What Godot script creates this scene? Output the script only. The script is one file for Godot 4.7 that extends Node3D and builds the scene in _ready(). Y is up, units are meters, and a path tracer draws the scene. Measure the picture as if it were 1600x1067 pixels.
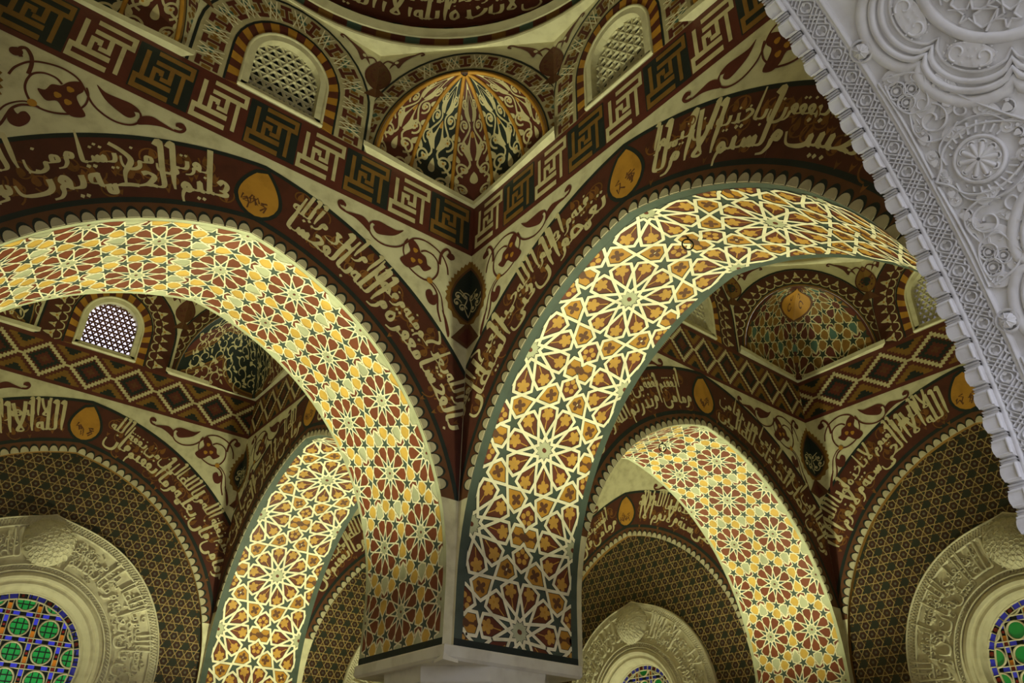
extends Node3D
# A corner of four vaulted bays on columns: painted arches, pendentives, octagon drums, carved stucco. Metres; y up.
# The central pier stands at x = 0, z = 0; the camera stands in the doorway of the near bay (x > 0, z > 0).

const A := 0.583          # half thickness of the walls that carry the arches
const CC := 0.336         # arch: each half is struck from a centre this far past the middle ...
const RI := 2.226         # ... with this radius at the soffit
const RO := 2.88          # ... and this radius at the outer edge of the lettered band
const SPR := 3.0          # height of the arch centres
const Y0 := 2.575         # top of the abacus
const HB := 5.94          # bottom of the frieze
const HT := 6.5           # top of the frieze, bottom of the octagon
const OCT := 1.157        # wall length from a bay corner to the octagon
const CX := 2.5           # middle of a bay along x
const CZ := 2.548         # middle of a bay along z
const HX := 1.917         # half of a bay's clear width along x
const HZ := 1.965         # ... along z

var K := {}               # paint colours, linear
var M := {}               # materials
var rng := RandomNumberGenerator.new()
var taken := {}


# ---------------------------------------------------------------- surfaces: a point of the drawing (metres) -> a point of the room
class Surf:
	func at(_p: Vector2, _off: float) -> Vector3: return Vector3.ZERO
	func nrm(_p: Vector2) -> Vector3: return Vector3.UP

class Flat extends Surf:
	var o: Vector3
	var u: Vector3
	var n: Vector3
	var up := Vector3.UP
	func _init(o_: Vector3, u_: Vector3, n_: Vector3, up_ := Vector3.UP):
		o = o_; u = u_; n = n_; up = up_
	func at(p: Vector2, off: float) -> Vector3: return o + u * p.x + up * p.y + n * off
	func nrm(_p: Vector2) -> Vector3: return n

class Arc extends Surf:    # along a pointed arch drawn on a flat wall: x runs along it from the crown (right +), y is the radius
	var f: Flat
	var c := 0.336
	var spr := 3.0
	var rm := 2.6
	var half := 9.0
	func _init(f_: Flat, c_: float, spr_: float, rm_: float, half_: float):
		f = f_; c = c_; spr = spr_; rm = rm_; half = half_
	func flat(p: Vector2) -> Vector2:
		var ph = asin(c / rm) + absf(p.x) / rm
		return Vector2(clampf((p.y * sin(ph) - c) * (1.0 if p.x >= 0.0 else -1.0), -half, half), spr + p.y * cos(ph))
	func at(p: Vector2, off: float) -> Vector3: return f.at(flat(p), off)
	func nrm(_p: Vector2) -> Vector3: return f.n

class Soffit extends Surf:  # underside of an arch: x across the wall, y along the arch from the crown (right +)
	var f: Flat
	var c := 0.336
	var r := 2.226
	var spr := 3.0
	func _init(f_: Flat, c_: float, r_: float, spr_: float):
		f = f_; c = c_; r = r_; spr = spr_
	func limit() -> float: return r * (PI / 2.0 - asin(c / r))
	func at(p: Vector2, off: float) -> Vector3:
		var s = absf(p.y)
		var sg = 1.0 if p.y >= 0.0 else -1.0
		var l = limit()
		var q: Vector2
		if s <= l:
			var ph = asin(c / r) + s / r
			q = Vector2((-c + (r - off) * sin(ph)) * sg, spr + (r - off) * cos(ph))
		else:
			q = Vector2((r - c - off) * sg, spr - (s - l))
		return f.o + f.u * q.x + Vector3.UP * q.y + f.n * p.x
	func nrm(p: Vector2) -> Vector3:
		var ph = minf(asin(c / r) + absf(p.y) / r, PI / 2.0)
		return -f.u * sin(ph) * (1.0 if p.y >= 0.0 else -1.0) - Vector3.UP * cos(ph)

class Drum extends Surf:    # inside of a ring round a vertical axis: x along the ring, y the height; leans in by the given slope above y0
	var o: Vector3
	var r := 1.0
	var y0 := 0.0
	var rise := 0.0
	func _init(o_: Vector3, r_: float, y0_ := 0.0, rise_ := 0.0):
		o = o_; r = r_; y0 = y0_; rise = rise_
	func at(p: Vector2, off: float) -> Vector3:
		var a = p.x / r
		var q = Vector2(r - off, p.y)
		if rise > 0.0 and p.y > y0:                # a dome: an elliptical curve from the ring to the crown
			var t = clampf((p.y - y0) / rise, 0.0, PI / 2.0)
			q = Vector2((r - off) * cos(t), y0 + (rise - off) * sin(t))
		return o + Vector3(cos(a) * q.x, q.y, sin(a) * q.x)
	func nrm(p: Vector2) -> Vector3:
		var a = p.x / r
		var t = clampf((p.y - y0) / rise, 0.0, PI / 2.0) if rise > 0.0 and p.y > y0 else 0.0
		return -Vector3(cos(a) * cos(t), sin(t), sin(a) * cos(t)).normalized()

class Conch extends Surf:   # hollow of a squinch: x from -1 (left) to 1 (right), y from 0 (sill) to 1 (crown)
	var lft: Vector3
	var rgt: Vector3
	var corner: Vector3
	var crown: Vector3
	var crease := 1.0
	func _init(l_: Vector3, r_: Vector3, k_: Vector3, c_: Vector3, crease_: float):
		lft = l_; rgt = r_; corner = k_; crown = c_; crease = crease_
	func foot(x: float) -> Vector3:
		var a = absf(x)
		var e = rgt if x > 0.0 else lft
		var straight = corner.lerp(e, a)
		var g = x * PI / 2.0
		var mid = (lft + rgt) * 0.5
		var round_ = mid + (rgt - lft) * 0.5 * sin(g) + (corner - mid) * cos(g) * 0.97
		return round_.lerp(straight, crease)
	func at(p: Vector2, off: float) -> Vector3:
		var b = foot(clampf(p.x, -1.0, 1.0))
		var t = clampf(p.y, 0.0, 1.0) * PI / 2.0
		var h = (1.0 - cos(t))
		var q = Vector3(lerpf(b.x, crown.x, h), lerpf(b.y, crown.y, sin(t)), lerpf(b.z, crown.z, h))
		return q + nrm(p) * off if off != 0.0 else q
	func nrm(p: Vector2) -> Vector3:
		var e = 0.02
		var y = clampf(p.y, 0.0, 0.93)
		var x = clampf(p.x, -0.97, 0.97)
		var d1 = at(Vector2(x + e, y), 0.0) - at(Vector2(x - e, y), 0.0)
		var d2 = at(Vector2(x, y + e), 0.0) - at(Vector2(x, y - e if y > e else y), 0.0)
		var n = d1.cross(d2).normalized()
		var mid = (lft + rgt) * 0.5 - corner
		return n if n.dot(mid) - n.y > 0.0 else -n

class Vault extends Surf:   # carved underside of the doorway arch: x along the arch from the right springing, y inward from its edge
	var x0 := 4.4
	var zc := 3.176
	var yc := 2.5
	var r := 2.386
	func at(p: Vector2, off: float) -> Vector3:
		var a = p.x / r
		if a < 0.0:
			return Vector3(x0 + p.y, yc + p.x, zc - r + off)
		return Vector3(x0 + p.y, yc + (r - off) * sin(a), zc - (r - off) * cos(a))
	func nrm(p: Vector2) -> Vector3:
		var a = maxf(p.x / r, 0.0)
		return Vector3(0, -sin(a), cos(a))

class Cap extends Surf:     # a shallow dome standing on another surface; the drawing is the unit disc
	var s: Surf
	var m: Vector2
	var r := 0.1
	var h := 0.1
	func _init(s_: Surf, m_: Vector2, r_: float, h_: float):
		s = s_; m = m_; r = r_; h = h_
	func at(p: Vector2, off: float) -> Vector3:
		return s.at(m + p * (r + off * minf(1.0, p.length())), h * sqrt(maxf(0.0, 1.0 - p.length_squared())) + off)
	func nrm(p: Vector2) -> Vector3:
		var b = s.at(m + p * r, 0.0)
		var d = b - s.at(m, 0.0)
		return (s.nrm(m) * maxf(0.12, sqrt(maxf(0.0, 1.0 - p.length_squared()))) * r + d * h / r).normalized()


# ---------------------------------------------------------------- one mesh in the making
class Mb:
	var v := PackedVector3Array()
	var n := PackedVector3Array()
	var c := PackedColorArray()
	var coat := 0            # every stroke is one thin coat of paint above the one before
	func tri(a: Vector3, b: Vector3, d: Vector3, na: Vector3, nb: Vector3, nd: Vector3, col: Color):
		var g = (b - a).cross(d - a)
		if g.length_squared() < 1e-16:
			return
		if g.dot(na + nb + nd) > 0.0:
			v.append(a); v.append(d); v.append(b)
			n.append(na); n.append(nd); n.append(nb)
		else:
			v.append(a); v.append(b); v.append(d)
			n.append(na); n.append(nb); n.append(nd)
		c.append(col); c.append(col); c.append(col)
	func quad(a: Vector3, b: Vector3, d: Vector3, e: Vector3, col: Color):
		var g = (b - a).cross(e - a).normalized()
		tri(a, b, d, g, g, g, col); tri(a, d, e, g, g, g, col)
	func stri(S: Surf, a: Vector2, b: Vector2, d: Vector2, off: float, col: Color, most: float):
		if most > 0.0:
			var l1 = a.distance_squared_to(b)
			var l2 = b.distance_squared_to(d)
			var l3 = d.distance_squared_to(a)
			var l = maxf(l1, maxf(l2, l3))
			if l > most * most:
				if l == l1:
					var m = (a + b) * 0.5
					stri(S, a, m, d, off, col, most); stri(S, m, b, d, off, col, most)
				elif l == l2:
					var m = (b + d) * 0.5
					stri(S, a, b, m, off, col, most); stri(S, a, m, d, off, col, most)
				else:
					var m = (d + a) * 0.5
					stri(S, a, b, m, off, col, most); stri(S, m, b, d, off, col, most)
				return
		tri(S.at(a, off), S.at(b, off), S.at(d, off), S.nrm(a), S.nrm(b), S.nrm(d), col)
	func poly(S: Surf, pts: PackedVector2Array, off: float, col: Color, most := 0.0):
		if pts.size() < 3:
			return
		coat = (coat + 1) % 24
		off += coat * 0.00002
		var ix = Geometry2D.triangulate_polygon(pts)
		for i in range(0, ix.size(), 3):
			stri(S, pts[ix[i]], pts[ix[i + 1]], pts[ix[i + 2]], off, col, most)
	func clipped(S: Surf, pts: PackedVector2Array, box: PackedVector2Array, off: float, col: Color, most := 0.0):
		for q in Geometry2D.intersect_polygons(pts, box):
			poly(S, q, off, col, most)
	func rect(S: Surf, x0: float, y0: float, x1: float, y1: float, off: float, col: Color, most := 0.0):
		var nx = maxi(1, ceili(absf(x1 - x0) / most)) if most > 0.0 else 1
		var ny = maxi(1, ceili(absf(y1 - y0) / most)) if most > 0.0 else 1
		for i in nx:
			for j in ny:
				var a = Vector2(lerpf(x0, x1, float(i) / nx), lerpf(y0, y1, float(j) / ny))
				var d = Vector2(lerpf(x0, x1, float(i + 1) / nx), lerpf(y0, y1, float(j + 1) / ny))
				stri(S, a, Vector2(d.x, a.y), d, off, col, 0.0); stri(S, a, d, Vector2(a.x, d.y), off, col, 0.0)
	func ribbon(S: Surf, p: PackedVector2Array, w0: float, off: float, col: Color, nib := 0.0, slim := 0.0, tail := 1.0):
		# a painted stroke; nib adds width to strokes across the pen, tail narrows the end
		var k = p.size()
		if k < 2:
			return
		coat = (coat + 1) % 24
		off += coat * 0.00006
		var l := PackedVector2Array()
		var r := PackedVector2Array()
		for i in k:
			var d = (p[mini(i + 1, k - 1)] - p[maxi(i - 1, 0)]).normalized()
			var w = w0 + nib * absf(sin(d.angle() - slim))
			if tail < 1.0:
				w *= lerpf(1.0, tail, smoothstep(0.55, 1.0, float(i) / (k - 1)))
			var e = Vector2(-d.y, d.x) * w * 0.5
			l.append(p[i] + e); r.append(p[i] - e)
		for i in k - 1:
			var h0 = off + 0.00002 * i          # a stroke that crosses itself lies over itself
			var n0 = S.nrm(p[i])
			var n1 = S.nrm(p[i + 1])
			var l1 = S.at(l[i + 1], h0 + 0.00002); var r1 = S.at(r[i + 1], h0 + 0.00002)
			tri(S.at(l[i], h0), S.at(r[i], h0), r1, n0, n0, n1, col); tri(S.at(l[i], h0), r1, l1, n0, n1, n1, col)
	func ridge(S: Surf, p: PackedVector2Array, w: float, h: float, col: Color, off := 0.0, closed := false, flat_ := 0.6):
		# a rounded moulding that runs along a line of the surface
		var k = p.size()
		var xs = [-0.5, -0.5 * flat_, 0.0, 0.5 * flat_, 0.5]
		var hs = [0.0, 0.8, 1.0, 0.8, 0.0]
		var ns = [-0.9, -0.6, 0.0, 0.6, 0.9]
		var pos := []
		var nor := []
		for i in k:
			var a = p[(i - 1 + k) % k] if closed else p[maxi(i - 1, 0)]
			var b = p[(i + 1) % k] if closed else p[mini(i + 1, k - 1)]
			var d = (b - a).normalized()
			var e = Vector2(-d.y, d.x)
			var nn = S.nrm(p[i])
			var side = (S.at(p[i] + e * 0.002, 0.0) - S.at(p[i] - e * 0.002, 0.0)).normalized()
			var pp := []
			var qq := []
			for j in 5:
				pp.append(S.at(p[i] + e * (w * xs[j]), off + h * hs[j]))
				qq.append((nn * sqrt(1.0 - ns[j] * ns[j]) + side * ns[j]).normalized())
			pos.append(pp); nor.append(qq)
		for i in (k if closed else k - 1):
			var i2 = (i + 1) % k
			for j in 4:
				tri(pos[i][j], pos[i][j + 1], pos[i2][j + 1], nor[i][j], nor[i][j + 1], nor[i2][j + 1], col)
				tri(pos[i][j], pos[i2][j + 1], pos[i2][j], nor[i][j], nor[i2][j + 1], nor[i2][j], col)
	func relief(S: Surf, pts: PackedVector2Array, h0: float, h1: float, col: Color, most := 0.0, grow := 0.0):
		# a raised (or, with h1 below h0, sunk) piece with side walls; grow spreads its foot
		poly(S, pts, h1, col, most)
		var k = pts.size()
		var mid := Vector2.ZERO
		for q in pts:
			mid += q / k
		for i in k:
			var a = pts[i]
			var b = pts[(i + 1) % k]
			var m2 = (a + b) * 0.5
			var a0 = a + (a - mid).normalized() * grow
			var b0 = b + (b - mid).normalized() * grow
			var A0 = S.at(a0, h0); var B0 = S.at(b0, h0); var A1 = S.at(a, h1); var B1 = S.at(b, h1)
			var out = (B0 - A0).cross(A1 - A0).normalized()
			var away = S.at(m2, 0.0) - S.at(mid, 0.0)
			if out.dot(away) * (1.0 if h1 > h0 else -1.0) < 0.0:
				out = -out
			tri(A0, B0, B1, out, out, out, col); tri(A0, B1, A1, out, out, out, col)
	func box(lo: Vector3, hi: Vector3, col: Color):
		var x0 = lo.x; var y0 = lo.y; var z0 = lo.z; var x1 = hi.x; var y1 = hi.y; var z1 = hi.z
		var p = [Vector3(x0, y0, z0), Vector3(x1, y0, z0), Vector3(x1, y1, z0), Vector3(x0, y1, z0), Vector3(x0, y0, z1), Vector3(x1, y0, z1), Vector3(x1, y1, z1), Vector3(x0, y1, z1)]
		var fs = [[0, 1, 2, 3, Vector3(0, 0, -1)], [5, 4, 7, 6, Vector3(0, 0, 1)], [4, 0, 3, 7, Vector3(-1, 0, 0)], [1, 5, 6, 2, Vector3(1, 0, 0)], [3, 2, 6, 7, Vector3(0, 1, 0)], [4, 5, 1, 0, Vector3(0, -1, 0)]]
		for q in fs:
			tri(p[q[0]], p[q[1]], p[q[2]], q[4], q[4], q[4], col); tri(p[q[0]], p[q[2]], p[q[3]], q[4], q[4], q[4], col)
	func lathe(o: Vector3, prof: PackedVector2Array, k: int, col: Color, turn := 0.0, sharp := false):
		# prof: (radius, height) from bottom to top, round a vertical axis
		for j in prof.size() - 1:
			var a = prof[j]
			var b = prof[j + 1]
			var m = Vector2(b.y - a.y, a.x - b.x).normalized()
			for i in k:
				var t0 = turn + TAU * i / k
				var t1 = turn + TAU * (i + 1) / k
				var tm = (t0 + t1) * 0.5
				var n0 = Vector3(cos(tm if sharp else t0) * m.x, m.y, sin(tm if sharp else t0) * m.x)
				var n1 = Vector3(cos(tm if sharp else t1) * m.x, m.y, sin(tm if sharp else t1) * m.x)
				var p00 = o + Vector3(cos(t0) * a.x, a.y, sin(t0) * a.x); var p01 = o + Vector3(cos(t1) * a.x, a.y, sin(t1) * a.x)
				var p10 = o + Vector3(cos(t0) * b.x, b.y, sin(t0) * b.x); var p11 = o + Vector3(cos(t1) * b.x, b.y, sin(t1) * b.x)
				tri(p00, p01, p11, n0, n1, n1, col); tri(p00, p11, p10, n0, n1, n0, col)
	func tube(path: PackedVector3Array, r: float, col: Color, closed := false, k := 8):
		var m = path.size()
		var rings := []
		var nors := []
		for i in m:
			var a = path[(i - 1 + m) % m] if closed else path[maxi(i - 1, 0)]
			var b = path[(i + 1) % m] if closed else path[mini(i + 1, m - 1)]
			var d = (b - a).normalized()
			var e = d.cross(Vector3(0.31, 0.2, 0.93)).normalized()
			var g = d.cross(e)
			var ring := []
			var nor := []
			for j in k:
				var q = e * cos(TAU * j / k) + g * sin(TAU * j / k)
				ring.append(path[i] + q * r); nor.append(q)
			rings.append(ring); nors.append(nor)
		for i in (m if closed else m - 1):
			var i2 = (i + 1) % m
			for j in k:
				var j2 = (j + 1) % k
				tri(rings[i][j], rings[i][j2], rings[i2][j2], nors[i][j], nors[i][j2], nors[i2][j2], col)
				tri(rings[i][j], rings[i2][j2], rings[i2][j], nors[i][j], nors[i2][j2], nors[i2][j], col)
	func mesh() -> ArrayMesh:
		var a := []
		a.resize(Mesh.ARRAY_MAX)
		a[Mesh.ARRAY_VERTEX] = v; a[Mesh.ARRAY_NORMAL] = n; a[Mesh.ARRAY_COLOR] = c
		var m := ArrayMesh.new()
		m.add_surface_from_arrays(Mesh.PRIMITIVE_TRIANGLES, a)
		return m


# ---------------------------------------------------------------- naming
func numbered(called: String) -> String:
	taken[called] = taken.get(called, -1) + 1
	return called if taken[called] == 0 else "%s_%03d" % [called, taken[called]]

func thing(called: String, label: String, category: String, at: Vector3, group := "") -> Node3D:
	var o := Node3D.new()
	o.name = numbered(called)
	o.position = at
	o.set_meta("label", label); o.set_meta("category", category)
	if group: o.set_meta("group", group)
	add_child(o, true)
	return o

func structure(called: String, label: String, category: String) -> Node3D:
	var o := Node3D.new()
	o.name = called
	o.set_meta("label", label); o.set_meta("category", category); o.set_meta("kind", "structure")
	add_child(o, true)
	return o

func part(called: String, mb: Mb, mat: Material, parent: Node3D, kind := "", label := "") -> MeshInstance3D:
	if mb.v.size() == 0:
		return null
	var root = parent
	while root.get_parent() != self and root != self:
		root = root.get_parent()
	if root != self and root.position != Vector3.ZERO:      # parts are drawn in room coordinates; a thing keeps its own origin
		for i in mb.v.size():
			mb.v[i] -= root.position
	var o := MeshInstance3D.new()
	o.name = called
	o.mesh = mb.mesh()
	o.material_override = mat
	if kind: o.set_meta("kind", kind)
	if label: o.set_meta("label", label)
	parent.add_child(o, true)
	return o

func tint(c: Color, by: float) -> Color:
	var f = 1.0 + rng.randf_range(-by, by)
	return Color(c.r * f, c.g * f, c.b * f)

func spline(p: Array, k := 6, closed := false) -> PackedVector2Array:
	var out := PackedVector2Array()
	var m = p.size()
	for i in (m if closed else m - 1):
		var a: Vector2 = p[(i - 1 + m) % m] if closed else p[maxi(i - 1, 0)]
		var b: Vector2 = p[i]
		var c: Vector2 = p[(i + 1) % m]
		var d: Vector2 = p[(i + 2) % m] if closed else p[mini(i + 2, m - 1)]
		for j in k:
			out.append(b.cubic_interpolate(c, a, d, float(j) / k))
	if not closed:
		out.append(p[m - 1])
	return out

func pts(text: String) -> Array:          # "x,y x,y ..." -> points
	var out := []
	for w in text.split(" ", false):
		var xy = w.split(",")
		out.append(Vector2(float(xy[0]), float(xy[1])))
	return out

func moved(p, o: Vector2, sx := 1.0, sy := 1.0, turn := 0.0) -> PackedVector2Array:
	var out := PackedVector2Array()
	for q in p:
		out.append(o + Vector2(q.x * sx, q.y * sy).rotated(turn))
	return out

func circle(o: Vector2, r: float, k := 16, a0 := 0.0, a1 := TAU) -> PackedVector2Array:
	var out := PackedVector2Array()
	for i in (k if a1 - a0 >= TAU - 0.001 else k + 1):
		out.append(o + Vector2.from_angle(lerpf(a0, a1, float(i) / k)) * r)
	return out

func spiral(o: Vector2, r0: float, r1: float, a0: float, a1: float, k := 20) -> PackedVector2Array:
	var out := PackedVector2Array()
	for i in k + 1:
		var t = float(i) / k
		out.append(o + Vector2.from_angle(lerpf(a0, a1, t)) * lerpf(r0, r1, t))
	return out

func teardrop(o: Vector2, w: float, h: float, k := 9) -> PackedVector2Array:   # a drop with its point up; o is the middle of its round foot
	var out := PackedVector2Array()
	for i in k + 1:
		out.append(o + Vector2.from_angle(-PI + PI * i / k) * w)
	for i in range(1, k + 1):
		var t = float(i) / k
		out.append(o + Vector2(w * (1.0 - pow(t, 1.7)), h * t))
	for i in range(k - 1, 0, -1):
		var t = float(i) / k
		out.append(o + Vector2(-w * (1.0 - pow(t, 1.7)), h * t))
	return out


func _ready():
	rng.seed = 20
	# camera: in the doorway, looking up across the near bay at the central pier
	var cam := Camera3D.new()
	cam.name = "camera"
	var fwd := Vector3(-0.67435, 0.51799, -0.52625)
	var right := Vector3(0.62291, 0.01636, -0.78212)
	cam.transform = Transform3D(Basis(right, right.cross(fwd), -fwd).orthonormalized(), Vector3(5.4544, 1.4851, 3.9012))
	cam.fov = 45.782
	cam.near = 0.02
	add_child(cam)
	# daylight: an overcast sky outside the doorway
	var env := Environment.new()
	env.background_mode = Environment.BG_SKY
	var sky := Sky.new()
	var air := ProceduralSkyMaterial.new()
	air.sky_top_color = Color(0.68, 0.7, 0.8)
	air.sky_horizon_color = Color(0.77, 0.78, 0.85)
	air.ground_bottom_color = Color(0.42, 0.42, 0.43)
	air.ground_horizon_color = Color(0.6, 0.6, 0.62)
	air.sun_angle_max = 0.0
	sky.sky_material = air
	env.sky = sky
	env.background_energy_multiplier = SKY_ENERGY
	env.tonemap_mode = Environment.TONE_MAPPER_LINEAR
	env.tonemap_exposure = 1.0
	env.sdfgi_enabled = true; env.ssao_enabled = true; env.ssil_enabled = true
	var we := WorldEnvironment.new()
	we.name = "world"
	we.environment = env
	add_child(we)
	paints()
	# lamps below the picture
	for l in LAMPS:
		lamp(l[0], l[1], l[2], l[3])
	build_shell()
	build_arches()
	build_friezes()
	build_drums()
	build_blind_walls()
	build_column()
	build_doorway()
	build_rings()

# lamps: [place of the light, energy, half angle of the beam, label]
const SKY_ENERGY := 4.0
const LAMPS := [
	[Vector3(0.0, 1.1, 2.6), 14.5, 45.5, "brass floor uplight standing under the left arch"],
	[Vector3(2.5, 1.1, 0.0), 12.5, 42.5, "brass floor uplight standing under the right arch"],
	[Vector3(-2.5, 1.1, 0.0), 15.0, 56.0, "brass floor uplight standing under the ochre inner arch"],
	[Vector3(0.0, 1.1, -2.5), 14.0, 51.0, "brass floor uplight standing under the inner right arch"],
	[Vector3(-3.65, 0.9, 2.5), 4.0, 38.0, "brass floor uplight standing under the window at lower left"],
	[Vector3(2.45, 0.9, -3.75), 4.0, 38.0, "brass floor uplight standing under the window at lower right"],
	[Vector3(-2.5, 0.9, -3.75), 4.5, 38.0, "brass floor uplight standing under the window of the far corner bay"],
	[Vector3(-3.65, 0.9, -2.5), 4.0, 38.0, "brass floor uplight standing under the hidden window of the far corner bay"],
	[Vector3(2.3, 1.1, 2.4), 9.5, 31.0, "brass floor uplight standing in the middle of the near bay"],
]

func lamp(p: Vector3, energy: float, beam: float, label: String):
	var t = thing("floor_uplight", label, "lamp", Vector3(p.x, 0, p.z), "")
	var b := Mb.new()
	b.lathe(Vector3(p.x, 0, p.z), PackedVector2Array([Vector2(0.0, 0.0), Vector2(0.19, 0.0), Vector2(0.19, 0.03), Vector2(0.03, 0.06), Vector2(0.018, 0.1), Vector2(0.018, p.y - 0.2), Vector2(0.05, p.y - 0.17)]), 20, K.brass)
	part("stand", b, M.metal, t)
	var s := Mb.new()
	s.lathe(Vector3(p.x, 0, p.z), PackedVector2Array([Vector2(0.05, p.y - 0.17), Vector2(0.14, p.y - 0.1), Vector2(0.19, p.y - 0.03), Vector2(0.185, p.y - 0.03), Vector2(0.13, p.y - 0.09), Vector2(0.0, p.y - 0.15)]), 20, K.brass)
	part("bowl", s, M.metal, t)
	var g := Mb.new()
	g.lathe(Vector3(p.x, 0, p.z), PackedVector2Array([Vector2(0.12, p.y - 0.07), Vector2(0.1, p.y - 0.05), Vector2(0.0, p.y - 0.04)]), 16, K.strap)
	part("glowing_glass", g, M.lamp_glow, t)
	var l := SpotLight3D.new()
	l.name = "lamp_light"
	l.light_color = Color(0.985, 1.0, 0.79)
	l.light_energy = energy
	l.light_size = 0.1
	l.spot_angle = beam
	l.spot_angle_attenuation = 0.55
	l.spot_range = 20.0
	l.spot_attenuation = 2.0
	l.shadow_enabled = true
	l.position = Vector3(0, p.y, 0)
	l.rotation_degrees = Vector3(90, 0, 0)
	t.add_child(l)

func paints():
	for e in [["cream", "d6cfb0"], ["cream_dull", "b9ae8c"], ["maroon", "5c2a20"], ["text_ground", "51261b"], ["text_leaf", "7d5024"], ["slate", "46524a"], ["black", "23241f"], ["ochre", "b8842f"], ["ochre_dark", "85602a"], ["yellow", "d8ae54"], ["sage", "b9ba9c"],
			["petal_red", "7c3e24"], ["petal_brown", "66301c"], ["leaf", "bf9040"], ["umber", "633c22"], ["strap", "f0e8cc"], ["letter", "cfc39c"], ["green_dark", "2c372c"], ["teal", "4c6a60"], ["marble", "dedad0"], ["stucco", "d2cab0"], ["white", "e6e4e2"], ["brass", "9c7a3c"], ["iron", "2a2724"],
			["pink", "bdb398"], ["line", "a48c5e"], ["hex_core", "381c14"], ["hex_ground", "232a20"], ["hex_ochre", "5e421f"], ["night", "1c2226"]]:
		K[e[0]] = Color(e[1]).srgb_to_linear()
	var grain := FastNoiseLite.new()
	grain.seed = 5; grain.noise_type = FastNoiseLite.TYPE_SIMPLEX_SMOOTH; grain.frequency = 0.012; grain.fractal_octaves = 5
	var ramp := Gradient.new()
	ramp.offsets = PackedFloat32Array([0.0, 0.35, 0.6, 1.0])
	ramp.colors = PackedColorArray([Color(0.86, 0.85, 0.82), Color(0.94, 0.935, 0.92), Color(0.98, 0.98, 0.97), Color(1, 1, 1)])
	var mottle := NoiseTexture2D.new()
	mottle.width = 512; mottle.height = 512; mottle.seamless = true; mottle.noise = grain; mottle.color_ramp = ramp
	var rough := FastNoiseLite.new()
	rough.seed = 9; rough.frequency = 0.03; rough.fractal_octaves = 4
	var bump := NoiseTexture2D.new()
	bump.width = 512; bump.height = 512; bump.seamless = true; bump.as_normal_map = true; bump.bump_strength = 2.0; bump.noise = rough
	var make = func(called: String, roughness: float, metallic: float, scale: float, bumpy: float) -> StandardMaterial3D:
		var m := StandardMaterial3D.new()
		m.resource_name = called
		m.vertex_color_use_as_albedo = true
		m.roughness = roughness; m.metallic = metallic
		m.albedo_texture = mottle
		m.uv1_triplanar = true; m.uv1_world_triplanar = true; m.uv1_scale = Vector3.ONE * scale
		if bumpy > 0.0:
			m.normal_enabled = true; m.normal_texture = bump; m.normal_scale = bumpy
		return m
	M.paint = make.call("painted plaster", 0.62, 0.0, 0.9, 0.25)
	M.plaster = make.call("lime plaster", 0.8, 0.0, 0.7, 0.35)
	M.carved = make.call("carved stucco", 0.7, 0.0, 1.1, 0.25)
	M.marble = make.call("white marble", 0.32, 0.0, 0.6, 0.08)
	M.metal = make.call("brass", 0.35, 0.8, 1.5, 0.1)
	M.iron = make.call("black iron", 0.5, 0.7, 2.0, 0.2)
	var glow := StandardMaterial3D.new()
	glow.resource_name = "lamp glass"
	glow.albedo_color = Color(1, 0.95, 0.8); glow.emission_enabled = true; glow.emission = Color(1.0, 0.9, 0.6); glow.emission_energy_multiplier = 4.0
	M.lamp_glow = glow
	# panes: daylight behind coloured glass
	var panes = {"green": "1f9a44", "blue": "3b3fe0", "red": "7a1d16", "amber": "c9761c"}
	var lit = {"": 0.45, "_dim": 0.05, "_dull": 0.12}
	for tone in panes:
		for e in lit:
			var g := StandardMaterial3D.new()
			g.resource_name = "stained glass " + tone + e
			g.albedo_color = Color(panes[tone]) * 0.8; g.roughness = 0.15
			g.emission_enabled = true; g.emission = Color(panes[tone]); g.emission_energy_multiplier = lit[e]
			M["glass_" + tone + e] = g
	for e in [["pane_day", 1.6], ["pane_dim", 0.12]]:
		var g := StandardMaterial3D.new()
		g.resource_name = "daylit pane"
		g.albedo_color = Color(0.8, 0.8, 0.85); g.emission_enabled = true; g.emission = Color(0.93, 0.9, 1.0); g.emission_energy_multiplier = e[1]
		M[e[0]] = g


# ---------------------------------------------------------------- the shell: floor, outer walls, roofs
func arch_line(c: float, r: float, spr: float, y0: float, k := 24) -> PackedVector2Array:    # from the left foot over the crown to the right foot
	var out := PackedVector2Array()
	var right := PackedVector2Array()
	var p0 = asin(clampf(c / r, -1.0, 1.0))
	for i in k + 1:
		var ph = lerpf(p0, PI / 2.0, float(i) / k)
		right.append(Vector2(r * sin(ph) - c, spr + r * cos(ph)))
	right.append(Vector2(r - c, y0))
	for i in range(right.size() - 1, 0, -1):
		out.append(Vector2(-right[i].x, right[i].y))
	out.append_array(right)
	return out

func wall_face(mb: Mb, S: Surf, half: float, line: PackedVector2Array, top: float, foot: float, col: Color, off := 0.0):
	# the wall round an arched opening
	for i in line.size() - 1:
		var a = line[i]
		var b = line[i + 1]
		if absf(a.x - b.x) > 0.0005:
			mb.stri(S, a, b, Vector2(b.x, top), off, col, 0.0); mb.stri(S, a, Vector2(b.x, top), Vector2(a.x, top), off, col, 0.0)
	var e = line[line.size() - 1].x
	mb.rect(S, e, foot, half, top, off, col)
	mb.rect(S, -half, foot, -e, top, off, col)

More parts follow.
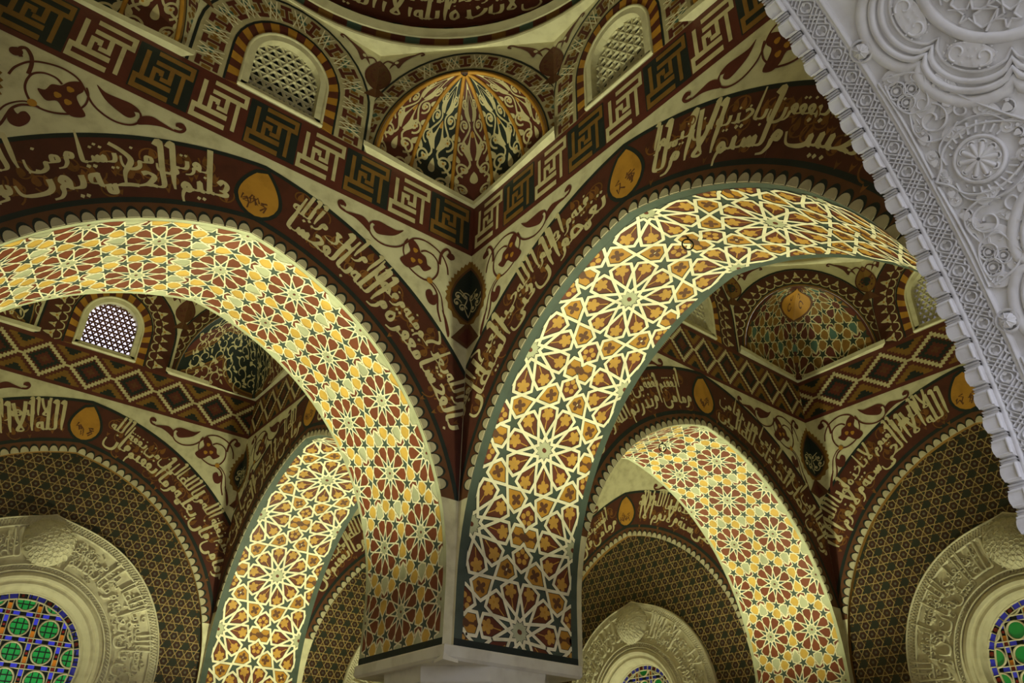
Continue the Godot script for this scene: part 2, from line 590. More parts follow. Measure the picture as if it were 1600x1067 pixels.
func ring_band(mb: Mb, F: Surf, half: float, r0: float, r1: float, spr: float, foot: float, off: float, col: Color, k := 40):
	# a band between two radii of the pointed arch, cut at the bay's corners
	var box = PackedVector2Array([Vector2(-half, foot), Vector2(half, foot), Vector2(half, 20), Vector2(-half, 20)])
	for sg in [-1.0, 1.0]:
		for i in k + 1:
			var q := PackedVector2Array()
			if i < k:
				for e in [[r0, i], [r1, i], [r1, i + 1], [r0, i + 1]]:
					var ph = lerpf(asin(CC / e[0]), PI / 2.0, float(e[1]) / k)
					q.append(Vector2((e[0] * sin(ph) - CC) * sg, spr + e[0] * cos(ph)))
			else:
				q = PackedVector2Array([Vector2((r0 - CC) * sg, spr), Vector2((r1 - CC) * sg, spr), Vector2((r1 - CC) * sg, Y0), Vector2((r0 - CC) * sg, Y0)])
			mb.clipped(F, q, box, off, col)

func build_shell():
	var fl = structure("floor", "plain stone floor of the four bays below the picture", "floor")
	var b := Mb.new()
	b.box(Vector3(-4.9, -0.2, -5.0), Vector3(4.417, 0.0, 5.0), K.cream_dull)
	part("floor_slab", b, M.plaster, fl)
	# the outer walls that the picture does not show, so that daylight enters by the doorway only
	for e in [["wall_south", Vector3(-4.9, 0, 4.513), Vector3(5.0, 8.0, 4.9)], ["wall_east", Vector3(4.417, 0, -5.0), Vector3(4.8, 8.0, -0.583)]]:
		var w = structure(e[0], "plain plaster wall that closes the hall outside the picture", "wall")
		b = Mb.new()
		b.box(e[1], e[2], K.cream)
		part("masonry", b, M.plaster, w)


# ---------------------------------------------------------------- ten-pointed star patterns
# Tiles (decagon, pentagon, hexagon, thin rhombus) with edge 1; straps leave every edge's middle at an angle; the straps cut the field into
# petals, stars and darts. kind 0: rosettes two to a row with small fields between; kind 1: large rosettes with flowers and leaves in the fields.
func regular(m: Vector2, k: int, a0: float) -> PackedVector2Array:    # edge 1, one edge facing the direction a0
	return circle(m, 0.5 / sin(PI / k), k, a0 - PI / k, a0 - PI / k + TAU)

func star_tiles(kind: int, xr: float, ylo: float, yhi: float) -> Array:
	var b1 := Vector2(4.98, 0)
	var b2 := Vector2(2.49, 5.045)
	if kind == 1:
		b1 = Vector2(2.927, 4.029); b2 = Vector2(-2.927, 4.029)
	var out := []
	for i in range(-40, 41):
		for j in range(-40, 41):
			var o = b1 * i + b2 * j
			if absf(o.x) > xr + 5.0 or o.y < ylo - 5.0 or o.y > yhi + 5.0:
				continue
			var base = 0.0 if kind == 0 else PI / 2.0
			out.append(["ten", regular(o, 10, base), o])
			var hexes = [0.0] if kind == 0 else [deg_to_rad(54), deg_to_rad(126)]
			for h in hexes:
				out.append(["hex", moved([Vector2(0.951, 0.5), Vector2(0, 0.809), Vector2(-0.951, 0.5), Vector2(-0.951, -0.5), Vector2(0, -0.809), Vector2(0.951, -0.5)], o + Vector2.from_angle(h) * 2.49, 1, 1, h), o])
			for k in 10:
				var a = base + TAU * k / 10
				var skip = false
				for h in hexes:
					if absf(wrapf(a - h, -PI / 2.0, PI / 2.0)) < 0.1:
						skip = true
				if not skip:
					out.append(["five", regular(o + Vector2.from_angle(a) * 2.227, 5, a + PI), o])
			var rs = [[Vector2(2.49, 2.118), 0.0, 1.0], [Vector2(2.49, -2.118), 0.0, -1.0]] if kind == 0 else [[Vector2(0, 4.029), PI / 2.0, 0.0]]
			for q in rs:
				out.append(["thin" if q[2] >= 0.0 else "thin2", moved([Vector2(0.951, 0), Vector2(0, 0.309), Vector2(-0.951, 0), Vector2(0, -0.309)], o + q[0], 1, 1, q[1]), o])
	return out

func star_pattern(kind: int, xr: float, ylo: float, yhi: float) -> Dictionary:
	var deep = deg_to_rad(77.5)
	var other = deg_to_rad(71)
	var straps := []
	var cells := []       # [name, polygon, centre, rosette]
	var corners := {}     # vertex -> [ [angle, mid, c, tile kind, rosette centre], ... ]
	for t in star_tiles(kind, xr, ylo, yhi):
		var p: PackedVector2Array = t[1]
		var k = p.size()
		if Geometry2D.is_polygon_clockwise(p):
			p.reverse()
		var mids := []
		for i in k:
			mids.append((p[i] + p[(i + 1) % k]) * 0.5)
		var cs := []
		var mid := Vector2.ZERO
		for q in p:
			mid += q / k
		for i in k:           # corner i lies between edges i - 1 and i
			var e0 = mids[(i - 1 + k) % k]
			var e1 = mids[i]
			var th = deep if t[0] == "ten" else other
			var d0 = (p[i] - p[(i - 1 + k) % k]).normalized().rotated(th)
			var d1 = (p[i] - p[(i + 1) % k]).normalized().rotated(-th)
			var c
			var flat_ = absf((p[(i + 1) % k] - p[i]).angle_to(p[(i - 1 + k) % k] - p[i]))
			if t[0].begins_with("thin"):
				if flat_ < 1.0:
					c = (e0 + e1) * 0.5 + (mid - p[i]).normalized() * (0.2 if kind == 1 else 0.0)
				else:
					c = mid + (Vector2(0, 0.55) if t[0] == "thin" else Vector2(0, -0.55)) * (-1.0 if kind == 0 else 0.0)
			else:
				c = Geometry2D.line_intersects_line(e0, d0, e1, d1)
				if c == null:
					c = mid
			cs.append(c)
			if not (kind == 1 and t[0] == "thin" and flat_ > 1.0):
				straps.append([e0, c]); straps.append([c, e1])
			if t[0] == "ten":
				var rr = 0.285 * 1.539
				var u0 = (e0 - mid).normalized() * rr + mid
				var u1 = (e1 - mid).normalized() * rr + mid
				straps.append([c, u1]); straps.append([c, u0])
			var key = Vector2i((p[i] * 50.0).round())
			for dx in [-1, 0, 1]:
				for dy in [-1, 0, 1]:
					if corners.has(key + Vector2i(dx, dy)):
						key = key + Vector2i(dx, dy)
			if not corners.has(key):
				corners[key] = []
			corners[key].append([(p[(i + 1) % k] - p[i]).angle(), e1, c, t[0], t[2], flat_, e0])
		if t[0] == "ten":
			var st := PackedVector2Array()
			for i in k:
				var u = mid + (mids[i] - mid).normalized() * 0.285 * 1.539
				st.append(cs[i]); st.append(u)
				cells.append(["kite", PackedVector2Array([mids[i], cs[(i + 1) % k], u, cs[i]]), mid, t[2]])
			cells.append(["heart", st, mid, t[2]])
		elif t[0] == "hex":
			# two halves that meet in the middle
			for h in 2:
				var a = 5 if h == 0 else 2      # corners 5, 0 hold the end edge 5; corners 2, 3 hold the end edge 2
				var st := PackedVector2Array([mids[(a - 1 + 6) % 6], cs[a], mids[a], cs[(a + 1) % 6], mids[(a + 1) % 6], mid])
				cells.append(["star", st, (mids[a] + mid) * 0.5, t[2]])
		elif t[0] == "five":
			var st := PackedVector2Array()
			for i in k:
				st.append(cs[i]); st.append(mids[i])
			cells.append(["star", st, mid, t[2]])
		elif kind == 0:
			var st := PackedVector2Array()
			for i in k:
				st.append(cs[i]); st.append(mids[i])
			cells.append(["chip", st, mid, t[2]])
	var bows := {}
	for key in corners:
		var l: Array = corners[key]
		l.sort_custom(func(a, b): return a[0] < b[0])
		var poly := PackedVector2Array()
		var total = 0.0
		var ten = null
		var waist = false
		var acute = false
		var obtuse = ""
		for q in l:
			poly.append(q[1]); poly.append(q[2])
			total += q[5]
			if q[3] == "ten": ten = q[4]
			if q[3] == "hex" and q[5] > 2.2: waist = true
			if q[3].begins_with("thin"):
				if q[5] < 1.0: acute = true
				else: obtuse = q[3]
		if absf(total - TAU) > 0.1:
			continue
		var m := Vector2.ZERO
		for q in poly:
			m += q / poly.size()
		var what = "dart"
		if ten != null: what = "petal"
		elif waist: what = "dart"
		elif acute: what = "flower" if kind == 1 else "dart"
		elif obtuse != "":
			what = "bow" if kind == 1 else "leaf"
			if kind == 0:
				var mine = Vector2(key) / 50.0
				for q in l:
					if q[3].begins_with("thin"):
						var toward = 1.0 if q[3] == "thin" else -1.0     # the small one lies on the side of the rosettes' link
						if (mine.y - q[2].y) * toward > 0.0 and absf(mine.y - q[2].y) < 0.4:
							what = "chip"
		cells.append([what, poly, m, ten])
	return {"cells": cells, "straps": straps}

func blob(o: Vector2, r: float, lobes: int, deep: float, turn: float, k := 30) -> PackedVector2Array:
	var out := PackedVector2Array()
	for i in k:
		var a = TAU * i / k
		out.append(o + Vector2.from_angle(a + turn) * r * (1.0 - deep + deep * absf(cos(a * lobes * 0.5))))
	return out

# lays the pattern on an arch soffit: rosettes with their petals as sub-parts, stars, darts, and the strapwork as one part
func lay_stars(root: Node3D, S: Surf, kind: int, unit: float, width: float, s0: float, lo: float, hi: float, relief_: float):
	var pat = star_pattern(kind, width / unit / 2.0, (lo - s0) / unit, (hi - s0) / unit)
	var box = PackedVector2Array([Vector2(-width / 2, lo), Vector2(width / 2, lo), Vector2(width / 2, hi), Vector2(-width / 2, hi)])
	var tones = {"petal": K.petal_red if kind == 0 else K.petal_brown, "dart": K.yellow if kind == 0 else K.ochre, "leaf": K.sage, "chip": K.petal_red, "flower": K.petal_brown, "bow": K.ochre, "star": K.slate, "kite": K.slate, "heart": K.sage}
	var hearts := {}
	var many := {"dart": 0, "star": 0}
	var rest := Mb.new()
	var cells: Array = pat.cells
	cells.sort_custom(func(a, b): return (a[0] == "heart") and b[0] != "heart")
	for pass_ in 2:
		for cell in cells:
			if (cell[0] == "heart" or cell[0] == "kite") != (pass_ == 0):
				continue
			var poly: PackedVector2Array = moved(cell[1], Vector2(0, s0), unit, unit)
			var m: Vector2 = cell[2] * unit + Vector2(0, s0)
			if absf(m.x) > width / 2 + unit * 2 or m.y < lo - unit * 2 or m.y > hi + unit * 2:
				continue
			var bits = Geometry2D.intersect_polygons(poly, box)
			if bits.is_empty():
				continue
			var mb := Mb.new()
			var col = tint(tones[cell[0]], 0.09)
			for q in bits:
				mb.poly(S, q, 0.002, col, 0.09)
			if kind == 1 and cell[0] in ["petal", "dart", "flower", "bow"]:
				leaf_on(mb, S, cell[0], m, cell[3], s0, unit, box)
			if cell[0] == "heart":
				for q in Geometry2D.intersect_polygons(blob(m, unit * 0.13, 2, 0.3, 0.4, 14), box):
					mb.poly(S, q, 0.003, K.petal_brown)
			var parent: Node3D = root
			var rk = Vector2i((cell[3] * 20.0).round()) if cell[3] != null else Vector2i.ZERO
			if cell[0] == "heart":
				var h = part("rosette", mb, M.paint, root)
				hearts[rk] = h
				continue
			if cell[0] == "kite":
				rest.v.append_array(mb.v); rest.n.append_array(mb.n); rest.c.append_array(mb.c)
				continue
			if cell[0] == "petal" and hearts.has(rk):
				parent = hearts[rk]
			if many.has(cell[0]):
				many[cell[0]] += 1
				if many[cell[0]] > 290:
					rest.v.append_array(mb.v); rest.n.append_array(mb.n); rest.c.append_array(mb.c)
					continue
			part({"petal": "petal", "dart": "dart", "leaf": "leaf_field", "chip": "chip", "flower": "flower_field", "bow": "bow_field", "star": "star"}[cell[0]], mb, M.paint, parent)
	if rest.v.size():
		part("ground_kites", rest, M.paint, root, "stuff")
	var sb := Mb.new()
	var w = unit * (0.105 if kind == 0 else 0.14)
	var seen := {}
	for s in pat.straps:
		var a: Vector2 = s[0] * unit + Vector2(0, s0)
		var b: Vector2 = s[1] * unit + Vector2(0, s0)
		if maxf(absf(a.x), absf(b.x)) > width / 2 + unit * 2 or minf(a.y, b.y) > hi + unit or maxf(a.y, b.y) < lo - unit or a.distance_to(b) < 0.002:
			continue
		var d = (b - a).normalized()
		var e = Vector2(-d.y, d.x)
		a -= d * w * 0.25; b += d * w * 0.25
		for ww in ([w, w * 1.38] if kind == 1 else [w]):
			var q = PackedVector2Array([a + e * ww / 2, b + e * ww / 2, b - e * ww / 2, a - e * ww / 2])
			for bit in Geometry2D.intersect_polygons(q, box):
				sb.poly(S, bit, (0.002 + relief_) if ww == w else 0.0028, tint(K.strap, 0.04) if ww == w else K.black, 0.09)
	part("strapwork", sb, M.paint, root, "stuff", "cream strapwork lines of the star pattern")

func leaf_on(mb: Mb, S: Surf, what: String, m: Vector2, ros, s0: float, unit: float, box: PackedVector2Array):
	var bits := []
	if what == "petal" and ros != null:
		var c: Vector2 = ros * unit + Vector2(0, s0)
		var d = (m - c).normalized()
		var a = d.angle()
		bits.append([blob(m + d * unit * 0.12, unit * 0.33, 5, 0.42, a + PI), K.leaf])
		bits.append([moved([Vector2(-0.62, -0.025), Vector2(-0.1, -0.02), Vector2(-0.1, 0.02), Vector2(-0.62, 0.025)], m, unit, unit, a + 0.12), K.leaf])
		bits.append([blob(m + d * unit * 0.14, unit * 0.07, 3, 0.3, a, 12), tint(K.ochre, 0.1)])
	elif what == "dart":
		var a = rng.randf() * TAU
		bits.append([blob(m, unit * 0.3, 4, 0.62, a, 24), K.umber])
		bits.append([circle(m, unit * 0.06, 8), K.strap])
	elif what == "flower":
		for i in 5:
			bits.append([moved(circle(Vector2(0.24, 0), 0.13, 9), m, unit, unit, TAU * i / 5 + 0.3), K.leaf])
	elif what == "bow":
		for sgn in [-1, 1]:
			bits.append([blob(m + Vector2(sgn * unit * 0.3, 0.0), unit * 0.2, 2, 0.3, 0.5, 16), K.umber])
		bits.append([moved([Vector2(-0.3, -0.05), Vector2(0.3, -0.05), Vector2(0.3, 0.05), Vector2(-0.3, 0.05)], m, unit, unit), K.umber])
	for b in bits:
		for q in Geometry2D.intersect_polygons(b[0], box):
			mb.poly(S, q, 0.003, b[1], 0.09)


# ---------------------------------------------------------------- brush lettering, right to left
# A pen skeleton for every letter form; x counts leftwards from the join on the right, y up from the base line, a tall alef is 10 high.
# letter -> base shape and dots (count, height); the letters are written in Latin: H hah, x khah, D dhal, S sheen, c sad, C dad, T tah, Z zah, e ain, g ghain, o teh marbuta, L lam-alef
const SHAPES := {
	"alef_i": "1.8|1.5,9.0 0.5,10 0.55,6 0.75,2 0.6,-0.2", "alef_e": "1.9|0,0 0.8,0.1 1.2,1 1.1,5 1.0,10",
	"beh_s": "2.5|0.3,2.8 0.3,1 0.9,0.1 2.5,0", "beh_m": "2.4|0,0 0.8,0.2 1.1,2.4 1.3,0.3 2.4,0", "beh_e": "7.6|0,0 0.7,0.1 1,1.8 1.3,0.1 3.4,-0.5 6,-0.1 7.2,2.2", "beh_i": "7.4|0.4,2.6 0.5,0.6 2,-0.3 5,-0.3 6.6,0.4 7,2.4",
	"noon_e": "6|0,0 0.6,0.1 0.8,-1.4 2.2,-3 4.2,-2.8 5.4,-0.8 5.4,1.8", "noon_i": "6|0.4,2 0.3,-0.8 1.8,-2.8 4,-2.7 5.4,-0.6 5.4,1.8",
	"yeh_e": "6.6|0,0 1.2,-0.1 0.8,-1.9 2.2,-3.2 4.8,-2.9 6.2,-1.2 6.3,0.6", "yeh_i": "6.8|3.4,2.4 1.6,2.6 1,1.3 2.9,0 2.4,-1.6 0.8,-1.8 1.6,-3.2 4.6,-3 6.4,-1 6.5,0.6",
	"hah_s": "3.8|3.1,3.2 1.7,3.6 0.3,2.5 1.6,0.8 3.8,0", "hah_m": "4|0,0 1.2,0.3 2.6,0.2|2.9,3 1.6,3.3 0.4,2.3 1.9,0.6 4,0", "hah_e": "5.6|0,0 1.3,0.4 1.9,0.5|3.2,2.9 1.8,3.2 0.7,2.3 2.1,1 0.9,-1.2 1.5,-3.4 3.6,-4 5.4,-3", "hah_i": "5.6|3.2,2.9 1.8,3.2 0.6,2.3 2.1,1 0.8,-1.2 1.4,-3.4 3.6,-4 5.4,-3",
	"dal_i": "3.4|1.5,3.6 0.5,1.6 0.6,0.1 1.8,-0.2 3.2,0.3", "dal_e": "3.6|0,0 0.9,0.2 1.5,3|1.5,3 1.3,0.6 2,0 3.4,0.2",
	"reh_i": "3|0.4,2.2 0.5,0.6 1.3,-1.2 3.4,-2.4", "reh_e": "3|0,0 0.6,0.2 0.9,1.3 1.1,-0.2 1.8,-1.4 3.6,-2.4",
	"seen_s": "5|0.2,2.2 0.5,0.3 1.3,0.3 1.6,1.8 1.9,0.3 2.7,0.3 3,1.8 3.3,0.3 5,0", "seen_m": "5|0,0 0.4,0.3 0.7,1.9 1,0.3 1.8,0.3 2.1,1.8 2.4,0.3 3.1,0.3 3.4,1.7 3.7,0.2 5,0", "seen_e": "9|0,0 0.4,0.3 0.7,1.9 1,0.3 1.9,0.3 2.2,1.8 2.5,0.3 3.2,0.2 3.6,-1.6 5.2,-3 7.2,-2.6 8.2,-0.6 8.2,1.4",
	"seen_i": "9|0.2,2.2 0.5,0.3 1.3,0.3 1.6,1.8 1.9,0.3 2.7,0.3 3.2,-1.6 4.8,-3 7,-2.6 8.2,-0.6 8.2,1.4",
	"sad_s": "5.4|0.2,0.4 1.6,2.4 3.3,2.7 3.9,1.4 2.9,0.2 0.2,0.1 3.6,0 4.2,1.3 4.5,0.2 5.4,0", "sad_m": "5.4|0,0 0.3,0.4 1.6,2.4 3.3,2.7 3.9,1.4 2.9,0.2 0.2,0.1 3.6,0 4.2,1.3 4.5,0.2 5.4,0",
	"tah_s": "5|0.2,0.3 1.7,2.5 3.4,2.6 3.9,1.3 2.9,0.2 0.2,0.1 3.4,0 5,0|0.9,9.4 1.2,4 1.1,0.4", "tah_m": "5|0,0 0.4,0.4 1.7,2.5 3.4,2.6 3.9,1.3 2.9,0.2 0.2,0.1 3.4,0 5,0|0.9,9.4 1.2,4 1.1,0.4",
	"ain_s": "3.4|2.5,2.8 1.5,3.8 0.5,2.8 1.1,1.3 2.3,1.2|1.6,1.3 0.5,0.5 1.4,0 3.4,0", "ain_m": "3.2|0,0 0.8,0.2 1.4,0.9 2.5,2.2 1.2,2.5 0.6,2 1.7,0.4 3.2,0", "ain_e": "5.4|0,0 0.8,0.2 1.9,1.6 2.4,2.4 1,2.4 1.6,0.8 0.6,-1.2 1.2,-3.4 3.2,-4 5.2,-3", "ain_i": "5.4|2.7,2.6 1.6,3.6 0.6,2.5 1.9,1.2 0.6,-0.8 1,-3.2 3,-4 5.2,-3",
	"feh_s": "3|1.8,1.2 1.5,2.7 0.5,2.6 0.6,1.4 1.7,1.2 1.4,0.2 3,0", "feh_m": "2.9|0,0 0.7,0.2 0.5,1.6 1.2,2.5 2,1.7 1.4,0.3 2.9,0", "feh_e": "8|0,0 0.7,0.3 0.5,1.7 1.2,2.6 2,1.8 1.4,0.4 3.4,-0.4 6.2,-0.2 7.6,2", "qaf_e": "6.4|0,0 0.7,0.3 0.5,1.7 1.2,2.6 2.1,1.9 1.5,0.5 1.2,-1.4 2.6,-3 4.6,-2.7 5.8,-0.6 5.8,1.2",
	"kaf_s": "4.6|4.4,8.8 2.2,7.4 0.7,5.6 2.3,3.2 2.7,0.7 1.6,0.1 4.6,0", "kaf_m": "4.6|0,0 2.4,0.2 4.6,0|4.4,8.8 2.2,7.4 0.7,5.6 2.3,3.2 2.7,0.4", "kaf_e": "7|0,0 0.9,0.2 1.2,2 1.1,9.6|1.2,1 1.8,0 5,-0.3 6.6,1.6|2.6,3 3.6,4 2.8,4.6 3.8,5.2",
	"lam_s": "2.2|1.7,9.1 0.6,10 0.7,4 0.6,1 1.1,0.1 2.2,0", "lam_m": "2.3|0,0 0.7,0.2 1.1,1.4 1.0,10|1.0,10 1.15,2 1.4,0.2 2.3,0", "lam_e": "5.6|0,0 0.7,0.2 1,2 0.9,10|0.9,10 1,1 1.0,-1.6 2.4,-3 4.2,-2.6 5.2,-0.8 5.2,1", "lam_i": "5.6|1.7,9.1 0.6,10 0.7,3 0.7,-1 2.2,-2.9 4.2,-2.6 5.2,-0.6 5.2,1",
	"meem_s": "3|1.8,0.3 1.6,1.9 0.5,1.7 0.4,0.4 1.6,0.1 3,0", "meem_m": "2.7|0,0 0.6,-0.2 0.6,-1.5 1.7,-1.7 1.9,-0.3 1.2,0.1 2.7,0", "meem_e": "3.2|0,0 0.7,0.3 1.6,1.5 2.4,0.6 1.6,-0.4 0.8,0.1 2.2,-0.4 2.7,-2 2.6,-5", "meem_i": "3.2|1.6,1.5 0.5,1.2 0.8,0 2,0.2 1.8,1.3|1.9,0.3 2.7,-1.6 2.6,-5",
	"heh_s": "3.6|0.2,0.2 0.5,2 1.8,3.2 2.9,2.2 2.4,0.5 0.9,0.3 1.2,1.8 2.6,1.6|2.3,0.3 3.6,0", "heh_m": "3.4|0,0 1,0.2 2.2,1.4 1.7,2.7 0.8,2 1.6,0.2 2.2,-1.6 1.2,-1.9 1,-0.6 1.8,0 3.4,0", "heh_e": "2.8|0,0 0.6,0.3 0.9,2.6 0.9,2.6 2.2,2.3 2.3,0.8 0.8,0.5", "heh_i": "3|1,3 2.3,1.9 2,0.2 0.7,0.1 0.4,1.4 1.1,2.9",
	"waw_i": "3.2|2,1.3 1.3,2.6 0.4,2.2 0.6,1.1 1.9,1.1 2.1,-0.4 3.2,-1.8 4.6,-2.2", "waw_e": "3.2|0,0 0.6,0.3 0.5,1.7 1.2,2.7 2,1.8 1.2,0.8 2.1,0.5 2.3,-0.8 3.4,-1.9 4.6,-2.2",
	"lamalef_i": "4.6|0.3,10 0.9,6 2.4,2.2 3.4,0.4 2,-0.1 1,0.4|4.2,9.6 3.4,5 2.2,2 1.1,0.4", "lamalef_e": "4.4|0,0 0.8,0.2 1.2,1.6 1.1,10|0.9,0.3 2.2,1.2 3.6,5 4.2,9.6",
}
const BASE := {"A": "alef", "b": "beh1d", "t": "beh2u", "v": "beh3u", "n": "noon1u", "y": "yeh2d", "Y": "yeh", "j": "hah1d", "H": "hah", "x": "hah1u", "d": "dal", "D": "dal1u", "r": "reh", "z": "reh1u", "s": "seen", "S": "seen3u", "c": "sad", "C": "sad1u", "T": "tah", "Z": "tah1u",
	"e": "ain", "g": "ain1u", "f": "feh1u", "q": "qaf2u", "k": "kaf", "l": "lam", "m": "meem", "h": "heh", "o": "heh2u", "w": "waw", "L": "lamalef"}
var letter_cache := {}

func letter(key: String) -> Array:       # [width, stroke, stroke ...]
	if not letter_cache.has(key):
		var use = key
		if not SHAPES.has(use):
			var base = key.get_slice("_", 0)
			var form = key.get_slice("_", 1)
			if form in ["s", "m"] and base in ["noon", "yeh"]: use = "beh_" + form
			elif base == "qaf": use = "feh_" + form if form in ["s", "m"] else "qaf_e"
			elif form == "i" and SHAPES.has(base + "_s") : use = base + "_s"
			elif form == "e" and SHAPES.has(base + "_m"): use = base + "_m"
			elif form == "s": use = base + "_i"
			else: use = base + "_e"
		var bits = SHAPES[use].split("|")
		var out := [float(bits[0])]
		for i in range(1, bits.size()):
			out.append(spline(pts(bits[i]), 5))
		letter_cache[key] = out
	return letter_cache[key]

func word_width(w: String, unit: float) -> float:
	return write_word(null, null, w, Vector2.ZERO, unit, 0.0, K.cream, 0)

# how 0: painted stroke, 1: carved ridge
func write_word(mb: Mb, S: Surf, w: String, at: Vector2, unit: float, off: float, col: Color, how: int, lean := 0.0, tall := 0.0) -> float:
	var x := 0.0
	var joined := false
	for i in w.length():
		var base: String = BASE[w[i]]
		var dots := 0
		var up := true
		if base.right(1) in ["u", "d"] and base.length() > 2 and base[base.length() - 2].is_valid_int():
			dots = int(base[base.length() - 2]); up = base.right(1) == "u"
			base = base.left(base.length() - 2)
		var ends = w[i] in ["A", "d", "D", "r", "z", "w", "L", "o"]
		var last = i == w.length() - 1 or ends
		var form = ("e" if last else "m") if joined else ("i" if last else "s")
		var g = letter(base + "_" + form)
		if mb:
			for k in range(1, g.size()):
				var p := PackedVector2Array()
				for q in g[k]:
					var y = q.y + maxf(0.0, q.y - 4.0) * tall
					if y < -1.6: y = -1.6 + (y + 1.6) * 0.5
					p.append(at + Vector2(-(x + q.x) + y * lean, y) * unit)
				if how == 0:
					mb.ribbon(S, p, unit * 0.72, off, col, unit * 0.55, deg_to_rad(-20), 0.45)
				else:
					mb.ridge(S, p, unit * 0.8, 0.034, col, off, false, 0.8)
			for k in dots:
				var c = at + Vector2(-(x + minf(g[0] * 0.45, 2.2) + (k - (dots - 1) / 2.0) * 1.25 - 0.2), (4.6 if up else -1.9) + (0.9 if k == 1 and dots == 3 else 0.0)) * unit
				if how == 0:
					mb.poly(S, circle(c, unit * 0.52, 4, 0.4), off, col)
				else:
					mb.relief(S, circle(c, unit * 0.6, 6), off, off + 0.03, col)
		x += g[0] + (0.5 if ends else 0.0)
		joined = not ends
	return x * unit

# fills a strip (x from right to left, y from base to top) with words on two tiers, tall letters rising through both; each tier is spaced out to fill
func write_line(mb: Mb, S: Surf, words: Array, xr: float, xl: float, y0: float, tall: float, off: float, col: Color, how: int, big := 1.0):
	var unit = tall / 14.5 * big
	var tiers := [[], []]
	var used := [0.0, tall * 0.3]
	var i := 0
	while i < 80:
		var t = 0 if used[0] <= used[1] else 1
		var w: String = words[i % words.size()]
		var wide = word_width(w, unit * [1.0, 0.74][t]) + unit * 0.5
		if used[t] + wide * 0.6 > xr - xl:
			break
		tiers[t].append([w, wide])
		used[t] += wide
		i += 1
	for t in 2:
		var x = xr - (tall * 0.3 if t == 1 else 0.0)
		var f = (xr - xl) / maxf(0.1, used[t])
		for e in tiers[t]:
			var u = unit * [1.0, 0.74][t] * clampf(f, 0.8, 1.06)
			write_word(mb, S, e[0], Vector2(x, y0 + tall * ([0.2, 0.6][t] + rng.randf_range(-0.02, 0.03))), u, off, col, how, 0.06, 0.28 if t == 0 else 0.0)
			x -= e[1] * f


# ---------------------------------------------------------------- the arches between the bays
func build_arches():
	var T1 = ["tgmCwA", "fyh", "wAelmwA", "An", "Allh", "gny", "Hmyd", "AlSyTAn", "yedkm", "Alfqr", "wyAmrkm"]
	var T2 = ["wlA", "tymmwA", "Alxbyv", "mnh", "tnfqwn", "wlstm", "bAxDyh", "ALA", "An"]
	var T3 = ["bAlfHSA", "wAllh", "yedkm", "mgfro", "mnh", "wfCLA", "wAllh", "wAse"]
	var T4 = ["elym", "ywty", "AlHkmo", "mn", "ySA", "wmn", "ywt", "AlHkmo", "fqd", "Awty", "xyrA"]
	var T5 = ["wmA", "Anfqtm", "mn", "nfqo", "Aw", "nDrtm", "mn", "nDr", "fAn", "Allh", "yelmh"]
	var T6 = ["wmA", "llZAlmyn", "mn", "AncAr", "An", "tbdwA", "AlcdqAt", "fnemA", "hy"]
	arch("wall_left", "wide painted arch left of the central pier, red ten-petal stars on its bright soffit", "cream spandrel wall over the left arch", Vector3(0, 0, CZ), Vector3(0, 0, -1), Vector3(1, 0, 0), HZ, 0, 0.0, T3, T4, HB, 1.0)
	arch("wall_right", "large painted arch right of the central pier, big stars filled with ochre vine leaves", "cream spandrel wall over the right arch", Vector3(CX, 0, 0), Vector3(1, 0, 0), Vector3(0, 0, 1), HX, 1, -0.605, T2, T1, HB, 1.0)
	arch("wall_inner_left", "narrow-looking glowing ochre arch seen through the left arch, vine leaves in its stars", "spandrel wall over the ochre inner arch", Vector3(-CX, 0, 0), Vector3(1, 0, 0), Vector3(0, 0, 1), HX, 1, -0.605, T5, T6, HB - 0.09, 0.9)
	arch("wall_inner_right", "inner painted arch seen through the right arch, red and yellow small-star soffit with iron ring", "spandrel wall over the inner right arch", Vector3(0, 0, -CZ), Vector3(0, 0, -1), Vector3(1, 0, 0), HZ, 0, 0.0, T6, T5, HB - 0.09, 0.9)

func arch(wall_name: String, label: String, wall_label: String, o: Vector3, u: Vector3, n: Vector3, half: float, kind: int, s0: float, right_words: Array, left_words: Array, hb: float, big: float):
	var Fm = Flat.new(o, u, n)
	var F = Flat.new(o + n * A, u, n)
	var back = Flat.new(o - n * A, u, -n)
	var line = arch_line(CC, RI, SPR, Y0)
	# the wall itself
	var w = structure(wall_name, wall_label, "wall")
	var b := Mb.new()
	wall_face(b, F, half, line, HT, Y0, K.cream)
	wall_face(b, back, half, line, HT, Y0, K.cream)
	for s in [-1, 1]:
		b.rect(Flat.new(o + u * s * half, n, u * s), -A, Y0, A, HT, 0.0, K.cream)
	b.rect(Flat.new(o + Vector3.UP * HT, u, Vector3.UP, n), -half, -A, half, A, 0.0, K.cream)
	part("masonry", b, M.paint, w)
	pendentive(w, F, half, hb)
	# the arch: soffit and lettered band
	var t = thing("painted_arch", label, "arch", o + Vector3.UP * Y0)
	var S = Soffit.new(Fm, CC, RI, SPR)
	var L = S.limit() + SPR - Y0
	b = Mb.new()
	b.rect(S, -A, -L, A, L, 0.0, K.slate if kind == 1 else K.sage, 0.12)
	for e in [-L + 0.025, L - 0.025]:
		b.rect(S, -A, e - 0.025, A, e + 0.025, 0.002, K.night)
	part("soffit_border", b, M.paint, t)
	if kind == 0:
		lay_stars(t, S, 0, 0.108, 1.09, s0, -L + 0.05, L - 0.05, 0.0035)
	else:
		lay_stars(t, S, 1, 0.1744, 1.03, s0, -L + 0.05, L - 0.05, 0.004)
	band(t, F, half, SPR, right_words, left_words, 3.62, big)

